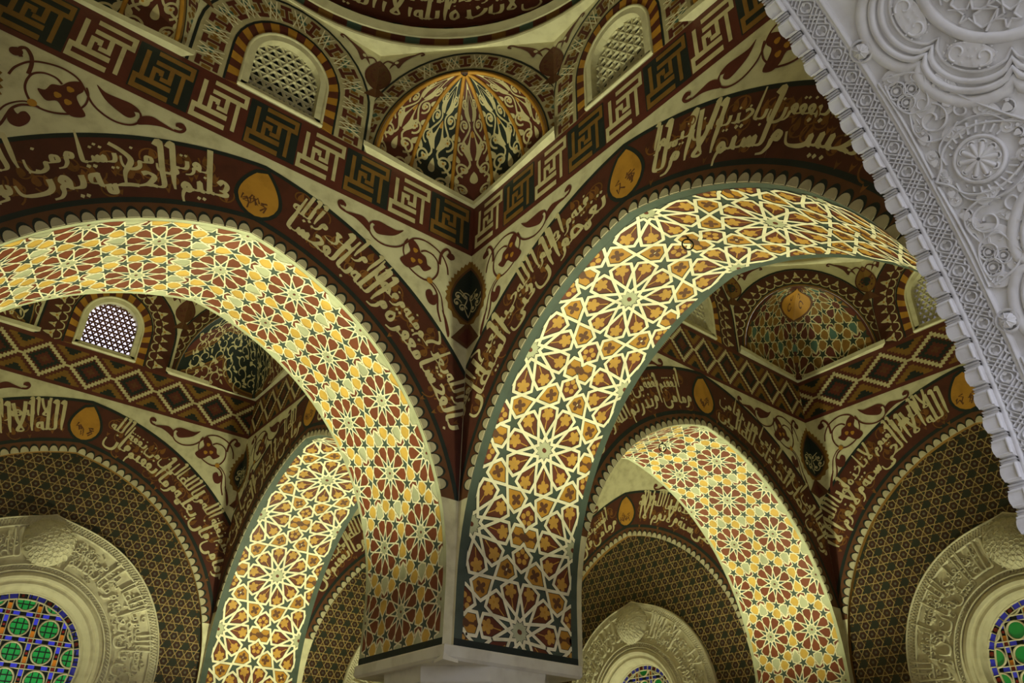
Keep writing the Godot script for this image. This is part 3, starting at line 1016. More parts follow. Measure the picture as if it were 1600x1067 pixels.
func band(t: Node3D, F: Flat, half: float, spr: float, right_words: Array, left_words: Array, foot: float, big: float):
	var h = half - 0.004
	var b := Mb.new()
	ring_band(b, F, h, RI + 0.002, RO, spr, foot, 0.001, K.text_ground)
	ring_band(b, F, h, RO - 0.035, RO, spr, foot, 0.002, K.night)
	ring_band(b, F, h, RI + 0.002, 2.345, spr, foot, 0.0015, K.umber)
	ring_band(b, F, h, 2.345, 2.385, spr, foot, 0.002, K.night)
	part("band_ground", b, M.paint, t)
	var P = Arc.new(F, CC, spr, 2.6, h)
	# leaves and tendrils behind the letters
	var lv := Mb.new()
	var reach = 2.6 * (acos(clampf((foot - spr) / 2.6, -1, 1)) - asin(CC / 2.6))
	var last = minf(reach, 2.6 * (asin((half + CC) / 2.6) - asin(CC / 2.6)))
	for sg in [-1.0, 1.0]:
		var s := 0.28
		while s < last - 0.08:
			var c = Vector2(s * sg, rng.randf_range(2.45, 2.78))
			var a = rng.randf() * TAU
			lv.ribbon(P, spiral(c, 0.09, 0.02, a, a + 4.2 * (1.0 if rng.randf() < 0.5 else -1.0), 12), 0.012, 0.0025, tint(K.text_leaf, 0.2))
			lv.poly(P, teardrop(c, 0.024, 0.07, 5), 0.0026, tint(K.text_leaf, 0.2))
			lv.poly(P, teardrop(c + Vector2(rng.randf_range(-0.1, 0.1), rng.randf_range(-0.1, 0.06)), 0.02, -0.06, 5), 0.0026, tint(K.text_leaf, 0.25))
			s += 0.06
	part("leaf_ground", lv, M.paint, t, "stuff")
	# lettering
	var tx := Mb.new()
	write_line(tx, P, right_words, last - 0.03, 0.24, 2.385, 0.45, 0.0035, K.letter, 0, big)
	part("inscription", tx, M.paint, t)
	tx = Mb.new()
	write_line(tx, P, left_words, -0.24, -last + 0.03, 2.385, 0.45, 0.0035, K.letter, 0, big)
	part("inscription", tx, M.paint, t)
	medallion(t, P)
	scallops(t, F, half, spr, foot)

func medallion(t: Node3D, P: Surf):
	var m := Mb.new()
	m.poly(P, teardrop(Vector2(0, 2.55), 0.2, 0.3), 0.003, K.night)
	m.poly(P, teardrop(Vector2(0, 2.55), 0.168, 0.262), 0.004, K.ochre)
	for i in 7:
		var c = Vector2(rng.randf_range(-0.1, 0.1), 2.45 + rng.randf_range(-0.02, 0.06))
		m.ribbon(P, moved(pts("0,0 0.05,0.03 0.02,0.07 0.07,0.06"), c, 1, 1, rng.randf() * 2.0), 0.014, 0.005, K.umber)
	part("drop_medallion", m, M.paint, t)

func scallops(t: Node3D, F: Flat, half: float, spr: float, foot: float):
	var P = Arc.new(F, CC, spr, RI, half)
	var dark := Mb.new()
	var pitch := 0.0955
	for sg in [-1.0, 1.0]:
		for i in 40:
			var s = (i + 0.5) * pitch
			var q = P.flat(Vector2(s * sg, RI + 0.07))
			if absf(q.x) > half - 0.03 or q.y < foot + 0.02 or s > RI * 1.4:
				break
			var arc = PackedVector2Array()
			var inn = PackedVector2Array()
			for k in 10:
				var a = PI * k / 9.0
				arc.append(Vector2(s * sg + cos(a) * 0.0477, RI + 0.003 + sin(a) * 0.088))
				inn.append(Vector2(s * sg + cos(a) * 0.041, RI + 0.003 + sin(a) * 0.06))
			dark.poly(P, arc, 0.003, K.night)
			var b := Mb.new()
			b.relief(P, inn, 0.003, 0.009, tint(K.pink, 0.06))
			part("scallop", b, M.paint, t)
	part("scallop_ground", dark, M.paint, t)

# cream corner field under the frieze: scrolls with trefoils, and the drop in the corner
func pendentive(w: Node3D, F: Flat, half: float, hb: float, dy := 0.0):
	for sg in [-1.0, 1.0]:
		var b := Mb.new()
		var put = func(text: String, k: int, closed := false) -> PackedVector2Array:
			var out := []
			for q in pts(text):
				out.append(Vector2((half - q.x) * sg, q.y + hb - HB + dy))
			return spline(out, k, closed)
		b.ribbon(F, put.call("0.24,5.62 0.255,5.70 0.31,5.79 0.389,5.84 0.497,5.865 0.6,5.84 0.668,5.77 0.734,5.69 0.815,5.645 0.906,5.63 0.989,5.655 1.035,5.707 1.04,5.765 1.02,5.80 0.986,5.79", 6), 0.016, 0.003, K.maroon)
		b.ribbon(F, put.call("0.53,5.734 0.481,5.763 0.408,5.755 0.355,5.705 0.342,5.625 0.358,5.555 0.406,5.49 0.467,5.465 0.542,5.475 0.616,5.51 0.658,5.545", 6), 0.016, 0.003, K.maroon)
		b.ribbon(F, put.call("0.26,5.80 0.235,5.84 0.24,5.875 0.27,5.885 0.31,5.84 0.33,5.775 0.335,5.69", 6), 0.026, 0.0032, K.maroon)
		b.ribbon(F, put.call("0.67,5.58 0.7,5.66 0.695,5.744 0.668,5.80", 5), 0.014, 0.003, K.maroon)
		b.ribbon(F, put.call("0.28,5.12 0.315,5.219 0.325,5.307 0.335,5.373 0.372,5.429 0.436,5.464 0.466,5.468", 6), 0.018, 0.003, K.maroon)
		b.poly(F, put.call("0.33,5.385 0.322,5.33 0.338,5.275 0.368,5.25 0.412,5.258 0.444,5.31 0.446,5.363 0.41,5.392 0.385,5.375 0.375,5.35 0.355,5.36", 4, true), 0.0034, K.maroon)
		b.poly(F, put.call("0.717,5.866 0.782,5.835 0.875,5.838 0.96,5.842 1.024,5.812 0.985,5.795 1.005,5.755 0.966,5.712 0.89,5.728 0.793,5.776", 4, true), 0.0034, K.maroon)
		b.poly(F, put.call("1.031,5.692 1.04,5.77 1.104,5.815 1.182,5.805 1.271,5.79 1.316,5.80 1.271,5.775 1.182,5.765 1.1,5.73", 4, true), 0.0034, K.maroon)
		b.ribbon(F, put.call("1.27,5.785 1.316,5.80 1.335,5.84 1.31,5.868 1.28,5.85 1.285,5.83", 6), 0.024, 0.0034, K.maroon)
		b.poly(F, put.call("0.414,5.612 0.455,5.629 0.476,5.695 0.529,5.722 0.562,5.78 0.625,5.82 0.66,5.758 0.634,5.693 0.665,5.638 0.725,5.565 0.664,5.514 0.601,5.53 0.542,5.581 0.489,5.548 0.444,5.573", 4, true), 0.0036, K.maroon)
		# a lower shoot with a long drop, down along the corner
		b.ribbon(F, put.call("0.44,5.48 0.37,5.46 0.30,5.38 0.27,5.27 0.25,5.18", 6), 0.012, 0.003, K.maroon)
		b.poly(F, put.call("0.275,5.24 0.25,5.17 0.225,5.07 0.2,5.0 0.185,5.04 0.205,5.12 0.24,5.2", 4, true), 0.0034, K.maroon)
		b.poly(F, blob(Vector2((half - 0.222) * sg, 5.825 + hb - HB), 0.042, 2, 0.2, 0.6, 16), 0.0036, K.maroon)
		b.poly(F, blob(Vector2((half - 1.305) * sg, 5.85 + hb - HB), 0.026, 2, 0.2, 0.6, 14), 0.0036, K.maroon)
		for q in [Vector2(0.53, 5.63), Vector2(0.585, 5.72), Vector2(0.6, 5.61)]:
			b.poly(F, blob(Vector2((half - q.x) * sg, q.y + hb - HB), 0.026, 3, 0.2, 0.4, 12), 0.0042, K.ochre)
		b.poly(F, circle(Vector2((half - 0.42) * sg, 5.48 + hb - HB), 0.03, 10), 0.004, K.ochre)
		part("scroll", b, M.paint, w)
		# half of the drop in the corner
		var d := Mb.new()
		var box = PackedVector2Array([Vector2((half - 0.6) * sg, 4.6), Vector2((half - 0.002) * sg, 4.6), Vector2((half - 0.002) * sg, 6), Vector2((half - 0.6) * sg, 6)])
		var cy = 5.42 + hb - HB
		var saw := PackedVector2Array()
		var td = teardrop(Vector2(half * sg, cy), 0.235, 0.45)
		for i in td.size():
			saw.append(td[i])
			var nx = td[(i + 1) % td.size()]
			var m = (td[i] + nx) * 0.5
			saw.append(m + (m - Vector2(half * sg, cy + 0.05)).normalized() * 0.025)
		d.clipped(F, saw, box, 0.003, K.ochre_dark)
		d.clipped(F, teardrop(Vector2(half * sg, cy), 0.205, 0.4), box, 0.0038, K.umber)
		d.clipped(F, teardrop(Vector2(half * sg, cy), 0.185, 0.37), box, 0.0042, K.night)
		d.clipped(F, PackedVector2Array([Vector2((half - 0.03) * sg, cy - 0.22), Vector2((half + 0.03) * sg, cy - 0.22), Vector2((half + 0.17) * sg, cy - 0.41), Vector2(half * sg, cy - 0.46), Vector2((half - 0.17) * sg, cy - 0.41)]), box, 0.0035, K.umber)
		d.clipped(F, PackedVector2Array([Vector2((half - 0.015) * sg, cy - 0.25), Vector2((half + 0.1) * sg, cy - 0.4), Vector2(half * sg, cy - 0.43), Vector2((half - 0.1) * sg, cy - 0.39)]), box, 0.004, K.maroon)
		for e in [[-0.12, 0.08, 0.05], [-0.07, -0.1, 0.055], [-0.04, 0.12, 0.03], [-0.13, -0.04, 0.03]]:
			d.ribbon(F, spiral(Vector2((half + e[0]) * sg, cy - 0.02 + e[1] * 0.6), 0.05, 0.012, 0.3, 5.2 * sg), 0.011, 0.0048, K.letter)
			d.poly(F, blob(Vector2((half + e[0]) * sg, cy - 0.02 + e[1] * 0.6), 0.018, 5, 0.4, 0.2, 15), 0.005, K.letter)
		d.ribbon(F, spline([Vector2((half - 0.004) * sg, cy - 0.15), Vector2((half - 0.05) * sg, cy - 0.06), Vector2((half - 0.03) * sg, cy + 0.04), Vector2((half - 0.11) * sg, cy + 0.1)]), 0.011, 0.0048, K.letter)
		part("corner_drop", d, M.paint, w)


# ---------------------------------------------------------------- friezes above the arches
const KUFIC := [[0, 0, 5.95, 1], [0, 1, 0.75, 3], [0.75, 2, 6, 3], [0.9, 3, 1.65, 8.2], [2.5, 3, 3.2, 5.6], [3.2, 4.7, 4.3, 5.6], [3.65, 4.35, 4.3, 4.7], [4.0, 3.4, 5.1, 4.25], [5.1, 3.4, 5.85, 6.2], [2.8, 6.2, 8.85, 7.1], [2.8, 8.1, 8.85, 9], [8.1, 7.1, 8.85, 8.1], [6.95, 0.6, 7.65, 6.2]]

func build_friezes():
	kufic("square-lettered frieze above the left arch, cream panels on maroon alternating with ochre on green", Flat.new(Vector3(A, 0, CZ), Vector3(0, 0, -1), Vector3(1, 0, 0)), HZ, -1.935, 0.43, 1)
	kufic("square-lettered frieze above the right arch, cream panel first in the corner", Flat.new(Vector3(CX, 0, A), Vector3(1, 0, 0), Vector3(0, 0, 1)), HX, -1.87, 0.4265, 0)
	kilim("stepped-diamond frieze above the stained-glass window at lower left", Flat.new(Vector3(-4.417, 0, CZ), Vector3(0, 0, -1), Vector3(1, 0, 0)), HZ, -0.074, 0.512)
	kilim("stepped-diamond frieze above the ochre inner arch, seen at a slant", Flat.new(Vector3(-CX, 0, A), Vector3(1, 0, 0), Vector3(0, 0, 1)), HX, -1.72, 0.395)
	kilim("dense stepped-diamond frieze above the inner right arch", Flat.new(Vector3(A, 0, -CZ), Vector3(0, 0, -1), Vector3(1, 0, 0)), HZ, 1.71, 0.395)
	kilim("broad stepped-diamond frieze beside the white carved doorway", Flat.new(Vector3(CX, 0, -4.513), Vector3(1, 0, 0), Vector3(0, 0, 1)), HX, -1.416, 0.61)

func kufic(label: String, F: Flat, half: float, u0: float, pitch: float, first: int):
	var t = thing("lettered_frieze", label, "frieze", F.at(Vector2(0, HB), 0))
	var b := Mb.new()
	b.rect(F, -half, HB, half, HT, 0.002, K.maroon)
	part("frieze_ground", b, M.paint, t)
	for i in 9:
		var x = u0 + pitch * i
		var cream = (i + first) % 2 == 0
		b = Mb.new()
		if not cream:
			b.rect(F, maxf(x - 0.012, -half), HB + 0.05, minf(x + pitch - 0.012, half), HT - 0.045, 0.003, K.night)
		var k = pitch * 0.106
		var tone = tint(K.letter if cream else K.ochre_dark, 0.06)
		for e in KUFIC:
			var x1 = minf(x + e[2] * k, half - 0.002)
			if x + e[0] * k < x1:
				b.rect(F, x + e[0] * k, HB + 0.055 + e[1] * 0.0495, x1, HB + 0.055 + e[3] * 0.0495, 0.0045, tone)
		part("lettered_panel", b, M.paint, t)

func kilim(label: String, F: Flat, half: float, u0: float, pitch: float):
	var lo = HB - 0.09
	var hi = HT - 0.09
	var t = thing("diamond_frieze", label, "frieze", F.at(Vector2(0, lo), 0), "")
	var b := Mb.new()
	b.rect(F, -half, lo, half, hi, 0.002, K.maroon)
	part("frieze_ground", b, M.paint, t)
	var rows := 8
	var ch = (hi - lo - 0.1) / (rows * 2 + 1)
	var cw = pitch / (rows * 2 + 1)
	var cy = (lo + hi) / 2 - 0.005
	for m in range(-12, 13):
		var cx = u0 + pitch * m
		if cx < -half - pitch or cx > half + pitch:
			continue
		b = Mb.new()
		for j in range(-rows, rows + 1):
			var i = -rows
			while i <= rows:
				var col = kilim_tone(absi(i) + absi(j))
				var e = i
				while e < rows and kilim_tone(absi(e + 1) + absi(j)) == col:
					e += 1
				var x0 = maxf(cx + (i - 0.5) * cw, -half + 0.002)
				var x1 = minf(cx + (e + 0.5) * cw, half - 0.002)
				if x1 > x0 and col != K.maroon:
					b.rect(F, x0, cy + (j - 0.5) * ch, x1, cy + (j + 0.5) * ch, 0.0035, col)
				i = e + 1
		part("stepped_diamond", b, M.paint, t)

func kilim_tone(d: int) -> Color:
	if d <= 1: return K.umber
	if d <= 3: return K.maroon
	if d <= 5: return K.night
	if d == 6: return K.maroon
	if d <= 8: return K.letter
	if d <= 10: return K.maroon
	if d <= 13: return K.ochre_dark
	return K.night


# ---------------------------------------------------------------- octagons, squinches, domes
func build_drums():
	drum("ceiling_near", "octagon and dome of the near bay, lettered ring at the top of the picture", Vector3(CX, 0, CZ), HT, 0)
	drum("ceiling_left", "octagon and dome of the left bay, flowered frames round its windows", Vector3(-CX, 0, CZ), HT - 0.09, 1)
	drum("ceiling_right", "octagon and dome of the right bay", Vector3(CX, 0, -CZ), HT - 0.09, 2)
	drum("ceiling_far", "octagon and dome of the far corner bay, hidden behind the central pier", Vector3(-CX, 0, -CZ), HT - 0.09, 3)

func bow(hw: float, y0: float, ys: float, top: float, k := 18) -> PackedVector2Array:    # stilted round arch, left foot to right foot
	var out := PackedVector2Array([Vector2(-hw, y0)])
	for i in k + 1:
		var a = PI - PI * i / k
		out.append(Vector2(hw * cos(a), ys + (top - ys) * sin(a)))
	out.append(Vector2(hw, y0))
	return out

func between(mb: Mb, S: Surf, a: PackedVector2Array, b: PackedVector2Array, off: float, col: Color, half := 99.0):
	for i in a.size() - 1:
		var q = PackedVector2Array([a[i], b[i], b[i + 1], a[i + 1]])
		for j in 4:
			q[j].x = clampf(q[j].x, -half, half)
		mb.stri(S, q[0], q[1], q[2], off, col, 0.0); mb.stri(S, q[0], q[2], q[3], off, col, 0.0)

func along(path: PackedVector2Array, s: float) -> Array:     # [point, direction] at a length along a path
	var d := 0.0
	for i in path.size() - 1:
		var l = path[i].distance_to(path[i + 1])
		if d + l >= s and l > 0.0001:
			return [path[i].lerp(path[i + 1], (s - d) / l), (path[i + 1] - path[i]) / l]
		d += l
	return [path[path.size() - 1], Vector2.RIGHT]

func length_of(path: PackedVector2Array) -> float:
	var d := 0.0
	for i in path.size() - 1:
		d += path[i].distance_to(path[i + 1])
	return d

func drum(called: String, label: String, c: Vector3, y0: float, which: int):
	var w = structure(called, label, "ceiling")
	var top = y0 + 1.25
	var shell := Mb.new()
	# eight faces; axial ones flush with the walls below, diagonal ones across the corners
	for k in 4:
		var n = [Vector3(1, 0, 0), Vector3(0, 0, 1), Vector3(-1, 0, 0), Vector3(0, 0, -1)][k]       # west, north, east, south faces
		var u = n.cross(Vector3.UP) * -1.0
		var reach = HX if k % 2 == 0 else HZ
		var half = (HZ if k % 2 == 0 else HX) - OCT
		var F = Flat.new(Vector3(c.x, 0, c.z) - n * reach, u, n)
		var detail = (which == 0 and k <= 1) or (which == 1 and k == 0) or (which == 2 and k <= 1)
		if detail:
			window_face(w, F, half, y0, which, k)
			var hole = bow(0.375, y0 + 0.02, y0 + 0.42, y0 + 0.83)
			wall_face(shell, F, half, hole, top, y0, K.cream)
			shell.rect(F, -0.375, y0, 0.375, y0 + 0.02, 0.0, K.cream)
			shell.rect(F, -0.6, y0, 0.6, top, -0.16, K.night)      # the far side of the wall
		else:
			shell.rect(F, -half, y0, half, top, 0.0, K.cream)
			shell.rect(F, -half, y0, half, top, -0.16, K.cream)
	for k in 4:
		var sx = [-1, 1, -1, 1][k]
		var sz = [-1, -1, 1, 1][k]
		var corner = Vector3(c.x + sx * HX, y0, c.z + sz * HZ)
		var pa = Vector3(c.x + sx * HX, y0, c.z + sz * (HZ - OCT))
		var pb = Vector3(c.x + sx * (HX - OCT), y0, c.z + sz * HZ)
		var mid = (pa + pb) * 0.5
		var inward = Vector3(-sx, 0, -sz).normalized()
		var u = -inward.cross(Vector3.UP).normalized()
		var half = pa.distance_to(pb) * 0.5
		var F = Flat.new(Vector3(mid.x, 0, mid.z), u, inward)
		var lft = pa if (pa - mid).dot(u) < 0.0 else pb
		var rgt = pb if lft == pa else pa
		squinch(w, shell, F, half, y0, top, corner, lft, rgt, which, k)
	part("octagon_wall", shell, M.paint, w)
	# ring and dome
	var r = HX + 0.012
	var D = Drum.new(Vector3(c.x, 0, c.z), r, top + 0.29, 1.5)
	var ring := Mb.new()
	ring.lathe(Vector3(c.x, top, c.z), PackedVector2Array([Vector2(r + 0.4, 0.0), Vector2(r - 0.02, 0.0), Vector2(r - 0.026, 0.02), Vector2(r - 0.02, 0.045), Vector2(r, 0.052), Vector2(r, 0.16), Vector2(r - 0.012, 0.17), Vector2(r - 0.03, 0.27), Vector2(r, 0.29)]), 72, K.cream)
	part("ring_cornice", ring, M.paint, w)
	if which == 0:
		var ck := Mb.new()
		var tones = [K.maroon, K.ochre_dark, K.maroon, K.teal]
		var step = TAU * r / 88.0
		for i in 88:
			ck.rect(D, step * i, top + 0.056, step * (i + 1), top + 0.158, 0.003, tint(tones[i % 4], 0.1))
		part("chequered_ring", ck, M.paint, w)
	var dm := Mb.new()
	var ground = K.text_ground if which == 0 else K.cream_dull
	for i in 12:
		var ya = top + 0.29 + 1.5 * PI / 2.0 * i / 12.0
		dm.rect(D, 0, ya, TAU * r, ya + 1.5 * PI / 2.0 / 12.0, 0.0, ground, 0.25)
	part("dome", dm, M.paint, w)
	if which == 0:
		var dk := Mb.new()
		dk.rect(D, 0, top + 0.29, TAU * r, top + 0.325, 0.004, K.night, 0.12)
		dk.rect(D, 0, top + 0.86, TAU * r, top + 0.9, 0.004, K.night, 0.12)
		part("dome_lines", dk, M.paint, w)
		var tx := Mb.new()
		write_line(tx, D, ["Allh", "LAlh", "ALA", "hw", "AlHy", "Alqywm", "LtAxDh", "sno", "wLnwm"], r * deg_to_rad(330), r * deg_to_rad(120), top + 0.335, 0.5, 0.006, K.letter, 0, 1.0)
		part("dome_inscription", tx, M.paint, w)

# a lattice window in its striped arch and patterned frame
func window_face(w: Node3D, F: Flat, half: float, y0: float, which: int, k: int):
	var number = {0: {0: 1, 1: 2}, 1: {0: 3}, 2: {0: 4, 1: 5}}[which][k]
	var labels = ["", "pierced plaster window above the left frieze, dark behind its fan lattice", "pierced plaster window at the top right of the central squinch", "bright daylit lattice window seen under the left arch", "slanted lattice window sliver left of the star-net squinch", "pierced plaster window half hidden by the white doorway"]
	var win = structure("window_%d" % number, labels[number], "window")
	var glass = bow(0.29, y0 + 0.075, y0 + 0.45, y0 + 0.74)
	var cream = bow(0.36, y0 + 0.02, y0 + 0.43, y0 + 0.81)
	var b := Mb.new()
	between(b, F, cream, glass, 0.008, K.cream)
	b.rect(F, -0.36, y0 + 0.02, 0.36, y0 + 0.078, 0.008, K.cream)
	b.ridge(F, cream, 0.03, 0.016, K.cream, 0.004)
	b.ridge(F, PackedVector2Array([Vector2(-0.37, y0 + 0.03), Vector2(0.37, y0 + 0.03)]), 0.04, 0.02, K.cream, 0.004)
	# reveal
	for i in glass.size() - 1:
		b.quad(F.at(glass[i], 0.008), F.at(glass[i + 1], 0.008), F.at(glass[i + 1], -0.11), F.at(glass[i], -0.11), K.cream)
	b.quad(F.at(glass[0], 0.008), F.at(glass[glass.size() - 1], 0.008), F.at(glass[glass.size() - 1], -0.11), F.at(glass[0], -0.11), K.cream)
	part("window_frame", b, M.paint, win)
	b = Mb.new()
	b.poly(F, glass, -0.1, K.night if which != 1 else K.white)
	part("pane", b, M.pane_day if which == 1 else (M.paint if which == 0 else M.pane_dim), win)
	# lattice: bars in three directions, each bar a piece
	var box = glass
	var dirs = [0.0, PI / 3.0, -PI / 3.0] if number != 2 else [0.35, PI / 2.0, -0.9]
	var gap = 0.078 if which == 0 else 0.06
	for d in dirs:
		var e = Vector2.from_angle(d)
		var f = Vector2(-e.y, e.x)
		for i in range(-9, 10):
			var m = Vector2(0, y0 + 0.4) + f * gap * (i + 0.25)
			for seg in Geometry2D.intersect_polyline_with_polygon(PackedVector2Array([m - e, m + e]), box):
				if seg.size() > 1 and seg[0].distance_to(seg[seg.size() - 1]) > 0.04:
					var bar := Mb.new()
					bar.ridge(F, PackedVector2Array([seg[0], seg[seg.size() - 1]]), 0.019 if which == 0 else 0.02, 0.028, tint(K.cream if which != 1 else K.umber, 0.08), -0.08, false, 0.5)
					part("lattice_bar", bar, M.paint, win)
	# striped arch round it
	b = Mb.new()
	var o1 = bow(0.465, y0, y0 + 0.42, y0 + 0.93)
	var len = length_of(o1)
	var n = 28
	for i in n:
		var q0 = along(o1, len * i / n); var q1 = along(o1, len * (i + 1) / n)
		var c0 = along(cream, length_of(cream) * i / n); var c1 = along(cream, length_of(cream) * (i + 1) / n)
		var v := Mb.new()
		v.relief(F, PackedVector2Array([c0[0], q0[0], q1[0], c1[0]]), 0.002, 0.006, tint(K.maroon if i % 2 == 0 else K.ochre, 0.12))
		part("arch_stone", v, M.paint, win)
	for sg in [-1.0, 1.0]:
		b.rect(F, sg * 0.36, y0, sg * 0.465, y0 + 0.05, 0.003, K.ochre_dark)
	var d0 = bow(0.485, y0, y0 + 0.42, y0 + 0.955)
	between(b, F, d0, o1, 0.004, K.night)
	part("dark_line", b, M.paint, win)
	frame_band(w, F, bow(0.485, y0, y0 + 0.44, y0 + 0.955), bow(0.755, y0, y0 + 0.46, y0 + 1.2), half, y0, which)
	vase(w, F, half, y0, which)

# the patterned band round a window or a squinch
func frame_band(w: Node3D, F: Flat, inner: PackedVector2Array, outer: PackedVector2Array, half: float, y0: float, which: int):
	var b := Mb.new()
	var h = half - 0.003
	between(b, F, outer, inner, 0.002, K.cream_dull if which == 0 else K.text_ground, h)
	var wide := PackedVector2Array()
	for i in outer.size():
		wide.append(outer[i] + (outer[i] - inner[i]).normalized() * 0.025)
	between(b, F, wide, outer, 0.003, K.night, h)
	var mid := PackedVector2Array()
	for i in outer.size():
		mid.append((outer[i] + inner[i]) * 0.5)
	var len = length_of(mid)
	var steps = int(len / 0.125) | 1
	var half_w = outer[outer.size() / 2].distance_to(inner[inner.size() / 2]) * 0.5
	var box = PackedVector2Array([Vector2(-h, y0), Vector2(h, y0), Vector2(h, y0 + 3), Vector2(-h, y0 + 3)])
	for i in steps:
		var q = along(mid, len * (i + 0.5) / steps)
		var a = q[1].angle()
		var o: Vector2 = q[0]
		var st = len / steps * 0.5
		if which == 0:
			if i % 2 == 0:
				for e in [[-0.8, -0.75, 0.8, -0.42], [-0.8, 0.42, 0.8, 0.75], [-0.24, -0.42, 0.24, 0.42]]:
					b.clipped(F, moved([Vector2(e[0] * st, e[1] * half_w), Vector2(e[2] * st, e[1] * half_w), Vector2(e[2] * st, e[3] * half_w), Vector2(e[0] * st, e[3] * half_w)], o, 1, 1, a), box, 0.0045, tint(K.maroon, 0.08))
				for sg in [-1.0, 1.0]:
					b.clipped(F, moved([Vector2(sg * 0.4 * st, -0.3 * half_w), Vector2(sg * 0.95 * st, -0.3 * half_w), Vector2(sg * 0.95 * st, 0.3 * half_w), Vector2(sg * 0.4 * st, 0.3 * half_w)], o, 1, 1, a), box, 0.004, K.ochre_dark)
			else:
				for e in [[0, 0.5, K.teal], [0, -0.5, K.ochre_dark], [-0.55, 0, K.ochre_dark], [0.55, 0, K.teal]]:
					b.clipped(F, moved(circle(Vector2(e[0] * st, e[1] * half_w), 0.3 * half_w, 4, 0.0), o, 1, 1, a), box, 0.004, e[2])
				for sg in [-1.0, 1.0]:
					for t in [-0.45, 0.45]:
						var l = moved([Vector2((t - sg * 0.5) * st, -0.85 * half_w), Vector2((t + sg * 0.5) * st, 0.85 * half_w)], o, 1, 1, a)
						if absf(l[0].x) < h and absf(l[1].x) < h:
							b.ribbon(F, l, 0.011, 0.005, K.strap)
		else:
			var sc = half_w * (0.62 if i % 2 == 0 else 0.42)
			for e in [[0.0, 1.0], [2.1, 0.8], [-2.1, 0.8]]:
				b.clipped(F, moved(teardrop(Vector2(0, 0.2), 0.34, 0.95, 5), o, sc * e[1], sc * e[1], a + e[0]), box, 0.0045, K.letter)
			b.clipped(F, circle(o, sc * 0.2, 6), box, 0.005, K.ochre)
			var loop = moved([Vector2(-st, -0.45 * half_w), Vector2(-st * 0.6, -0.86 * half_w), Vector2(0, -0.95 * half_w), Vector2(st * 0.6, -0.86 * half_w), Vector2(st, -0.45 * half_w)], o, 1, 1, a)
			var ok = true
			for p in loop:
				if absf(p.x) > h: ok = false
			if ok:
				b.ribbon(F, spline(Array(loop), 3), 0.013, 0.0045, K.letter)
	part("patterned_frame", b, M.paint, w)

# half of the vase and its scroll where two faces of the octagon meet
func vase(w: Node3D, F: Flat, half: float, y0: float, which: int):
	for sg in [-1.0, 1.0]:
		var b := Mb.new()
		var box = PackedVector2Array([Vector2((half - 0.7) * sg, y0), Vector2((half - 0.002) * sg, y0), Vector2((half - 0.002) * sg, y0 + 2), Vector2((half - 0.7) * sg, y0 + 2)])
		var m = Vector2((half) * sg, y0 + 0.91)
		b.clipped(F, teardrop(m, 0.135, 0.27), box, 0.004, K.maroon)
		b.clipped(F, teardrop(m, 0.12, 0.245), box, 0.0045, tint(K.umber, 0.1) if which != 2 else K.ochre_dark)
		if which == 2:
			b.clipped(F, circle(m + Vector2(0, 0.03), 0.065, 12), box, 0.005, K.night)
		b.clipped(F, PackedVector2Array([m + Vector2(-0.025, -0.12), m + Vector2(0.025, -0.12), m + Vector2(0.12, -0.25), m + Vector2(0, -0.225), m + Vector2(-0.12, -0.25)]), box, 0.0042, tint(K.umber, 0.1))
		for i in 7:
			b.clipped(F, blob(m + Vector2(-sg * rng.randf_range(0.02, 0.09), rng.randf_range(-0.08, 0.12)), 0.016, 3, 0.5, rng.randf() * 6.0, 9), box, 0.005, K.maroon)
		var arm = spline([m + Vector2(-0.005 * sg, 0.18), m + Vector2(-0.07 * sg, 0.25), m + Vector2(-0.16 * sg, 0.2), m + Vector2(-0.2 * sg, 0.24), m + Vector2(-0.3 * sg, 0.285), m + Vector2(-0.39 * sg, 0.325), m + Vector2(-0.42 * sg, 0.3), m + Vector2(-0.39 * sg, 0.29)], 5)
		b.ribbon(F, arm, 0.02, 0.004, K.maroon)
		b.poly(F, spline([m + Vector2(-0.1 * sg, 0.14), m + Vector2(-0.13 * sg, 0.22), m + Vector2(-0.2 * sg, 0.275), m + Vector2(-0.34 * sg, 0.31), m + Vector2(-0.24 * sg, 0.225), m + Vector2(-0.19 * sg, 0.14), m + Vector2(-0.15 * sg, 0.19)], 4, true), 0.0045, K.maroon)
		b.poly(F, circle(m + Vector2(-0.165 * sg, 0.22), 0.02, 8), 0.005, K.cream)
		part("vase_scroll", b, M.paint, w)

